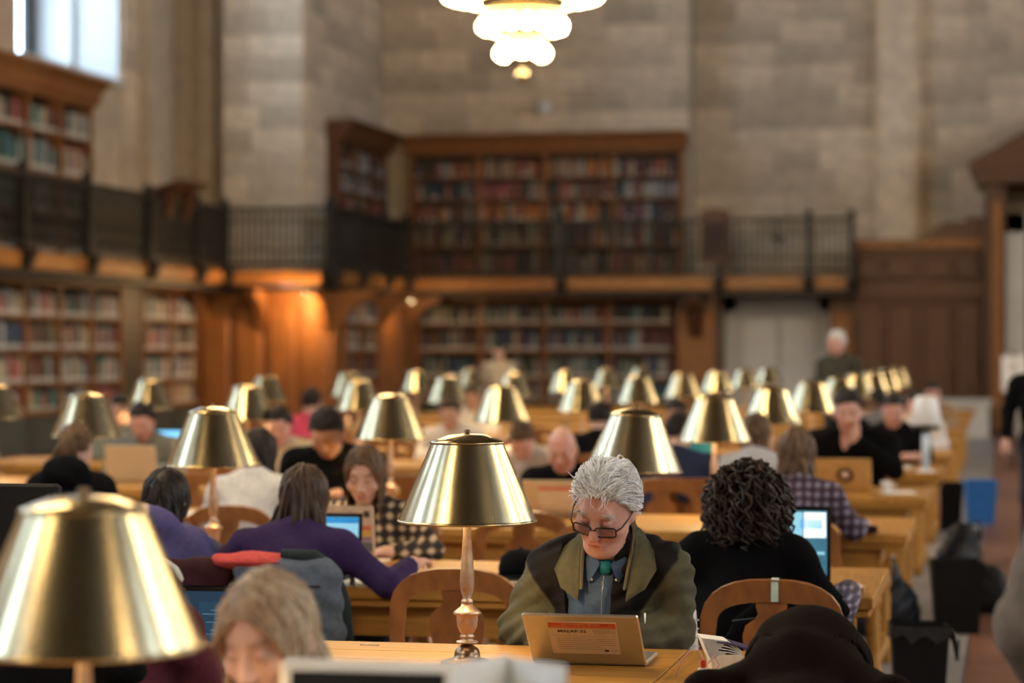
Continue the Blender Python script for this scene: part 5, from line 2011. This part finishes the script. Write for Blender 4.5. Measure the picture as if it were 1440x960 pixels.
# ---- books, papers and small things on the second table
bk = thing('paperback', 'fanned open paperback at the right end of the second table', 'book', tuple(at(1020, 936, 6.80))[:2] + (TZ,), .25)
bk.scale = (.78, .78, .78)
MB().prism([(-.055, .0), (.06, .0), (.065, .05), (.03, .062), (-.03, .06), (-.06, .04)], -.07, .07, axis='y').build('page_block', PAGES, bk)
for i in range(6):
    a = .06 + i * .010
    MB().prism([(-.055, .03 + i * .006), (-.075 - i * .004, a + .01), (.0, a - .002), (.05, .058 + i * .003), (.05, .060 + i * .003), (.0, a), (-.076 - i * .004, a + .013), (-.057, .033 + i * .006)], -.068, .068, axis='y').build('loose_page', PAPER, bk)
MB().prism([(-.04, .105), (.0, .10), (.085, .075), (.088, .080), (.0, .106), (-.04, .110)], -.072, .072, axis='y').build('cover', mat('violet blue cover', (.06, .05, .14), .35), bk)
ch = thing('charger', 'white plug charger with red connector at the right end of the second table', 'charger', tuple(at(989, 941, 6.62))[:2] + (TZ,), .2)
MB().rbox((-.015, -.012, 0), (.015, .012, .028), .003).build('plug', WHITEP, ch)
MB().rbox((-.007, -.006, .028), (.007, .006, .050), .002).build('connector', mat('red plastic', (.45, .04, .02), .4), ch)
MB().tube([(0, 0, .05), (-.01, .01, .075), (-.035, .02, .072), (-.06, .03, .04), (-.075, .02, .003)], .002, 6).tube([(.012, .0, .04), (.03, 0, .06), (.045, .01, .035), (.03, .02, .012), (.05, .01, .004)], .002, 6).build('cable', mat('pink cable', (.62, .30, .26), .5), ch)
# left: charger block, red spined booklet, blue box lid
ch = thing('power_adapter', 'white power adapter with cable beside the black laptop at bottom left', 'adapter', tuple(at(220, 938, 6.75))[:2] + (TZ,), 0)
MB().rbox((-.018, -.015, 0), (.018, .015, .04), .004).build('block', WHITEP, ch)
MB().rbox((-.009, -.008, .04), (.009, .008, .062), .003).build('plug', WHITEP, ch)
MB().tube([(0, 0, .062), (-.003, 0, .085), (-.012, .01, .10), (-.03, .02, .08), (-.05, .04, .002)], .0022, 6).build('cable', WHITEP, ch)
bx = thing('booklet', 'upright white booklet with a red spine beside the black laptop at bottom left', 'booklet', tuple(at(235, 940, 6.72))[:2] + (TZ,), -.15)
MB().rbox((-.012, -.005, 0), (.0, .11, .08), .002).build('pages', PAPER, bx)
MB().box((.0, -.006, 0), (.007, .11, .082)).build('spine', mat('red print', (.50, .05, .04), .5), bx)
bx = thing('food_box', 'tan box with a blue lid behind the white power adapter', 'box', tuple(at(214, 925, 7.0))[:2] + (TZ,), 0)
MB().rbox((-.05, -.03, 0), (.05, .03, .05), .005).build('body', mat('tan card', (.55, .33, .15), .6), bx)
MB().rbox((-.054, -.034, .05), (.054, .034, .062), .004).build('lid', mat('blue lid', (.02, .12, .55), .4), bx)
# dark mark inlaid near the table edge
ins = MB()
ins.box((-.03, -.006, 0), (.03, .006, .0008))
o = ins.build('number_plate', BLACK)
o.location = tuple(at(520, 907, 7.36))[:2] + (TZ + .0002,)
tag(o, 'small dark number plate set in the far edge of the second table', 'plate')
MB().tube([(-.025, 0, .0012), (.025, 0, .0012)], .0012, 5).build('engraving', MATS['steel'], o)

# ---- third table: glue bottle, glasses case, black cap and folder, papers, bag
gb_ = thing('glue_bottle', 'small white bottle with a pointed nozzle by the woman in purple', 'bottle', (xat(566, 9.02), 9.02, TZ), 0)
MB().lathe([(.016, 0), (.018, .004), (.018, .04), (.010, .05), (.009, .055)], 14).build('body', WHITEP, gb_)
MB().lathe([(.010, .055), (.010, .062), (.006, .075), (.002, .095), (0, .096)], 12).build('nozzle', mat('pale green cap', (.55, .68, .60), .4), gb_)
gc = thing('glasses_case', 'blue grey glasses and case lying behind the empty chair', 'glasses', (xat(612, 9.2), 9.2, TZ), .1)
MB().rbox((-.09, -.03, 0), (.09, .03, .028), .012).build('case', mat('slate case', (.12, .18, .24), .5), gc)
for q in (-1, 1):
    MB().tube([(q * .035 + .026 * math.cos(i * math.pi / 6), -.05, .022 + .018 * math.sin(i * math.pi / 6)) for i in range(13)], .003, 6).build('rim', mat('clear blue frame', (.35, .45, .52), .3), gc)
cp = thing('baseball_cap', 'black cap resting on the third table left of the grey-haired man', 'cap', (xat(733, 9.25), 9.25, TZ + .02), .5)
MB().lathe([(.088, 0), (.090, .03), (.080, .07), (.05, .095), (0, .105)], 20).build('crown', cloth('cap black', (.014, .014, .017)), cp)
MB().prism([(-.075, -.04), (.075, -.04), (.07, -.11), (.035, -.15), (-.035, -.15), (-.07, -.11)], .0, .006, axis='z').build('peak', cloth('cap black', (.014, .014, .017)), cp)
MB().ell((0, 0, .106), (.008, .008, .005), 8, 5).build('button', BLACK, cp)
fd = thing('black_folder', 'flat black folder under the black cap', 'folder', (xat(728, 9.22), 9.22, TZ), .1)
MB().rbox((-.13, -.16, 0), (.13, .12, .018), .004).build('cover', BLACK, fd)
MB().box((-.12, -.155, .004), (.125, -.161, .014)).build('pages', PAPER, fd)


def papers(label, px, y, n_=3, w=.21, h=.29, rz=0.0):
    t = thing('paper_sheets', label, 'papers', (xat(px, y), y, TZ), rz)
    for i in range(n_):
        a = random.uniform(-.12, .12)
        MB().box((-w / 2, -h / 2, .0006 + i * .0012), (w / 2, h / 2, .0014 + i * .0012), 0, Matrix.Rotation(a, 4, 'Z')).build('sheet', PAPER, t)
    return t


papers('white sheets of paper seen through the empty chair', 612, 9.0)
papers('white papers near the hand of the woman in purple', 520, 9.02, rz=.3)
papers('white papers on the fifth table by the gold laptop', 1262, 15.35, 3, rz=.2)
papers('stack of papers at the aisle end of the sixth table', 1262, 18.55, 6)
papers('white papers on the fourth table left of the balding man', 735, 12.3, 3)
papers('open white papers at the left on the fourth table', 265, 12.6, 5, w=.4, h=.3)
ms = thing('white_cup', 'small white cup on the fifth table beside the gold laptop', 'cup', (xat(1246, 15.3), 15.3, TZ))
MB().lathe([(.026, 0), (.034, .07), (.036, .075), (.033, .074), (.025, .006), (0, .005)], 16).build('cup_wall', WHITEP, ms)
MB().tube([(.034, 0, .06), (.055, 0, .055), (.055, 0, .03), (.032, 0, .022)], .005, 6).build('handle', WHITEP, ms)
ph = thing('phone', 'dark purse beside the woman in purple checks on the fourth table', 'purse', (xat(1208, 11.95), 11.95, TZ), .1)
ph.name = 'purse'
MB().rbox((-.09, -.05, 0), (.09, .05, .035), .012).build('body', cloth('plum leather', (.05, .015, .03)), ph)
MB().rbox((-.088, -.052, .02), (.088, .0, .038), .006).build('flap', BLACK, ph)


def soft(name, label, cat, loc, rz, prims, vox, m, inflate=0.0, wrinkle=.004, seed=1.0, parts=()):
    s = SDF(.035)
    for q in prims:
        if q[0] == 'c':
            s.cap(*q[1:])
        else:
            s.ell(*q[1:])
    V, F = s.mesh(vox, inflate, None, wrinkle, seed)
    t = thing(name, label, cat, loc, rz)
    link('shell', np_mesh(name, V, F, m), t)
    return t


bp = soft('backpack', 'violet grey backpack lying on the third table behind the blurred lamp', 'backpack', (xat(258, 9.15), 9.15, TZ), .2,
          [('e', (0, 0, .09), (.17, .11, .09)), ('e', (-.05, .02, .15), (.11, .09, .08)), ('c', (-.14, -.08, .05), (.14, -.09, .05), .045)], .010, cloth('violet grey', (.10, .095, .16)))
MB().tube([(-.15, -.11, .10), (0, -.13, .115), (.15, -.11, .10)], .006, 6).build('zip', BLACK, bp)
MB().rbox((-.12, -.14, .03), (.12, -.105, .085), .012).build('pocket', cloth('dark violet', (.05, .05, .08)), bp)

# coats over the purple woman's chair
cx_, cy_ = xat(398, NEAR(2) + .08), NEAR(2) + .08 - .02
QUILT = cloth('blue grey quilt', (.10, .125, .165), .15)
co = soft('puffer_coat', 'blue grey quilted coat with dark collar on the chair of the woman in purple', 'coat', (cx_ + .10, cy_ - .26, 0), 0,
          [('c', (-.16, 0, .86), (.13, .0, .86), .045), ('e', (.06, -.03, .70), (.15, .055, .18)), ('e', (.13, -.02, .62), (.10, .06, .20)), ('c', (.17, -.02, .82), (.21, -.01, .50), .05, .04), ('e', (-.10, -.03, .68), (.13, .05, .17))], .010, QUILT, 0, .005, 3.0)
for i in range(4):
    MB().tube([(-.16, -.075, .60 + i * .07), (0, -.090, .595 + i * .07), (.15, -.085, .60 + i * .07)], .004, 6).build('quilt_seam', BLACK, co)
MB().tube([(-.02, .0, .915), (.10, .01, .905), (.17, .0, .86), (.22, -.02, .74), (.245, -.03, .56)], [.02, .03, .03, .028, .02], 8).build('collar', cloth('black green fleece', (.02, .03, .032)), co)
rd = soft('red_scarf', 'coral red quilted lining folded over the top of the same chair', 'scarf', (cx_ - .04, cy_ - .25, 0), 0,
          [('c', (-.12, 0, .895), (.15, .01, .895), .022), ('e', (.02, -.02, .885), (.14, .04, .026))], .009, cloth('coral', (.62, .09, .08)), 0, .004, 5.0)
MB().tube([(-.12, -.05, .885), (.02, -.068, .885), (.16, -.045, .885)], .003, 6).build('seam', cloth('dark coral', (.35, .04, .04)), rd)
mr_ = soft('maroon_coat', 'dark maroon coat with a white stripe at the left of the same chair', 'coat', (cx_ - .25, cy_ - .25, 0), 0,
           [('c', (-.10, 0, .86), (.12, .02, .85), .04), ('e', (0, -.02, .74), (.15, .06, .14))], .011, cloth('deep maroon', (.035, .008, .012)), 0, .005, 7.0)
MB().tube([(-.13, -.05, .90), (-.06, -.055, .86), (-.02, -.06, .80)], .012, 6).build('white_stripe', PAPER, mr_)

jb = soft('black_jacket', 'black jacket over the chair back below the big blurred lamp', 'jacket', (xat(128, NEAR(1) + .12), NEAR(1) + .12 - .26, 0), 0,
          [('c', (-.20, 0, .87), (.20, 0, .87), .045), ('e', (0, -.03, .70), (.24, .06, .18))], .012, cloth('jacket black', (.012, .011, .012)), 0, .005, 9.0)
MB().tube([(-.18, -.07, .80), (0, -.085, .80), (.18, -.07, .80)], .005, 6).build('seam', BLACK, jb)

# black coat hung on the curly-haired woman's chair, and its paper tag; white scarf on the man's chair
tg = thing('paper_tag', 'pale green paper tag folded over the top of the oak chair at lower right', 'tag', (CURLY_CHAIR[0] + .012, CURLY_CHAIR[1] - .243, .865), 0)
MB().prism([(-.020, -.045), (-.016, -.045), (-.012, .024), (.012, .028), (.018, .0), (.021, .0), (.015, .032), (-.014, .029)], -.012, .012, axis='x').build('paper', mat('pale green paper', (.52, .60, .50), .8), tg)
MB().tube([(-.013, -.0165, -.01), (.013, -.0165, -.01)], .0008, 5).build('fold_line', INKL, tg)
bc = soft('black_coat', 'black coat filling the back of the tagged chair at lower right', 'coat', (CURLY_CHAIR[0] + .01, CURLY_CHAIR[1] - .10, 0), 0,
          [('e', (0, 0, .62), (.19, .06, .20)), ('e', (.02, -.02, .48), (.18, .07, .14))], .012, cloth('coat black', (.010, .008, .008)), 0, .005, 2.0)
MB().tube([(-.15, -.06, .74), (0, -.075, .76), (.15, -.06, .74)], .006, 6).build('collar_seam', BLACK, bc)
sc_ = thing('white_scarf', 'white ribbed scarf over the right side of the grey-haired man\'s chair', 'scarf', (mx_ + .235, my_ + .27, 0), 0)
MB().tube([(-.02, .02, .60), (-.035, .0, .75), (-.02, -.01, .83), (.0, -.02, .86), (.018, -.035, .82), (.025, -.04, .70), (.022, -.035, .55)], [.02, .022, .022, .022, .022, .022, .018], 8, flat=.6).build('knit', cloth('white knit', (.66, .60, .58)), sc_)
for i in range(9):
    MB().tube([(.004, -.050, .80 - i * .028), (.046, -.050, .795 - i * .028)], .003, 5).build('rib', cloth('white knit', (.66, .60, .58)), sc_)

# ---- bins and bags along the aisle
def bin_(label, x, y, w, h, m, liner=None):
    t = thing('waste_bin', label, 'bin', (x, y, 0), .1)
    b, tp = w * .40, w * .5
    vs = [(-b, -b, 0), (b, -b, 0), (b, b, 0), (-b, b, 0), (-tp, -tp, h), (tp, -tp, h), (tp, tp, h), (-tp, tp, h), (-tp * .92, -tp * .92, h), (tp * .92, -tp * .92, h), (tp * .92, tp * .92, h), (-tp * .92, tp * .92, h),
          (-b * .9, -b * .9, .02), (b * .9, -b * .9, .02), (b * .9, b * .9, .02), (-b * .9, b * .9, .02)]
    fs = [(3, 2, 1, 0), (12, 13, 14, 15)]
    for i in range(4):
        j = (i + 1) % 4
        fs += [(i, j, 4 + j, 4 + i), (4 + i, 4 + j, 8 + j, 8 + i), (8 + i, 8 + j, 12 + j, 12 + i)]
    mb = MB()
    mb.add(vs, fs)
    mb.build('body', m, t)
    if liner:
        l = MB()
        for q in range(24):
            a = 2 * math.pi * q / 24
            ca, sa = math.cos(a), math.sin(a)
            k = tp * 1.03 / max(abs(ca), abs(sa))
            a2 = 2 * math.pi * (q + 1) / 24
            c2, s2 = math.cos(a2), math.sin(a2)
            k2 = tp * 1.03 / max(abs(c2), abs(s2))
            dz, dz2 = .05 + .025 * math.sin(q * 2.3), .05 + .025 * math.sin(q * 2.3 + 2.3)
            l.add([(ca * k, sa * k, h + .008), (c2 * k2, s2 * k2, h + .008), (c2 * k2 * 1.03, s2 * k2 * 1.03, h - dz2), (ca * k * 1.03, sa * k * 1.03, h - dz)], [(0, 1, 2, 3)], 0, True)
        l.build('liner', liner, t)
        MB().tube([(tp, -tp * .6, h - .01), (tp + .03, -tp * .7, h - .06), (tp + .035, -tp * .75, h - .15)], [.015, .02, .006], 6).build('liner_knot', liner, t)
    return t


LINER = mat('shiny bin liner', (.012, .012, .014), .22)
bin_('black waste bin with a liner at the end of the third table', -.40, 11.2, .26, .40, mat('black plastic', (.006, .006, .007), .6, spec=.12), LINER)
bin_('black box bin beside the aisle at the fourth table', -.30, 14.45, .30, .42, mat('black plastic', (.006, .006, .007), .6, spec=.12))
bin_('bright blue recycling bin by the aisle', -.26, 23.4, .30, .42, mat('blue plastic', (.02, .16, .50), .45))
bin_('black waste bin left of the blue bin', -.55, 22.6, .28, .44, mat('black plastic', (.006, .006, .007), .6, spec=.12))
soft('plastic_bag', 'pale blue plastic bag hanging below the end of the third table', 'bag', (-.66, 10.0, .12), .3,
     [('e', (0, 0, .14), (.09, .07, .13)), ('e', (.03, -.02, .08), (.08, .06, .08)), ('c', (0, 0, .25), (-.02, .02, .36), .03, .012)], .012, mat('pale blue plastic', (.22, .30, .38), .3), 0, .006, 2.0)
for lab, x, y, s_, sd in (('black duffel bag on the floor by the aisle, tallest of the dark bags', -.34, 17.2, 1.0, 1.0), ('black rucksack under the aisle end of the fourth table', -.70, 14.2, 1.05, 4.0),
                          ('shiny black bag hanging open behind the box bin', -.16, 15.3, .72, 6.0)):
    b_ = soft('floor_bag', lab, 'bag', (x, y, 0), sd, [('e', (0, 0, .17), (.22 * s_, .14 * s_, .17 * s_)), ('e', (.05, .0, .32 * s_), (.14 * s_, .11 * s_, .13 * s_)), ('c', (-.16 * s_, 0, .1), (.2 * s_, 0, .1), .09)],
              .016, mat('black nylon', (.005, .0055, .008), .55, spec=.2), 0, .007, sd)
    MB().tube([(-.12 * s_, -.1, .33 * s_), (-.06, -.13, .45 * s_), (.06, -.13, .46 * s_), (.13 * s_, -.1, .34 * s_)], .010, 6).build('strap', BLACK, b_)

# ---- white desk lamp at the aisle end of the sixth table
wl_ = thing('white_lamp', 'white shaded lamp on a pale post at the aisle end of the sixth table', 'lamp', (xat(1302, 17.98), 17.98, TZ), 0)
MB().lathe([(.07, 0), (.07, .012), (.03, .02), (.0, .021)], 20).build('base', WHITEP, wl_)
MB().tube([(0, 0, .015), (0, 0, .33)], .030, 14).build('post', mat('pale blue plastic post', (.62, .70, .78), .4), wl_)
MB().lathe([(.10, .31), (.105, .315), (.105, .335), (.10, .34), (0, .341)], 20).build('disc', BLACK, wl_)
MB().lathe([(.115, .345), (.12, .35), (.085, .53), (.07, .555), (0, .56)], 24).build('shade', WHITEP, wl_)

# ---- notice on a stand by the portal
es = at(1426, 491, 34.0)
ns = thing('notice_stand', 'white notice board on a thin post by the portal at right', 'sign', (es.x, es.y, 0), TH)
MB().rbox((-.17, -.02, zat(550, es.x, es.y)), (.17, .02, zat(500, es.x, es.y)), .01).build('board', WHITEP, ns)
MB().tube([(0, .02, .02), (0, .02, zat(505, es.x, es.y))], .022, 8).build('post', BRONZE, ns)
MB().lathe([(.2, 0), (.2, .02), (.03, .04)], 18).build('foot', BRONZE, ns)
MB().lathe([(.03, 0), (.06, .03), (.0, .07)], 10, (0, 0, zat(500, es.x, es.y))).build('finial', BRONZE, ns)
for i in range(4):
    MB().box((-.08 + .02 * (i % 2), -.0225, zat(512 + i * 4, es.x, es.y)), (.06 - .02 * (i % 3), -.0202, zat(510.5 + i * 4, es.x, es.y))).build('print_line', INKL, ns)
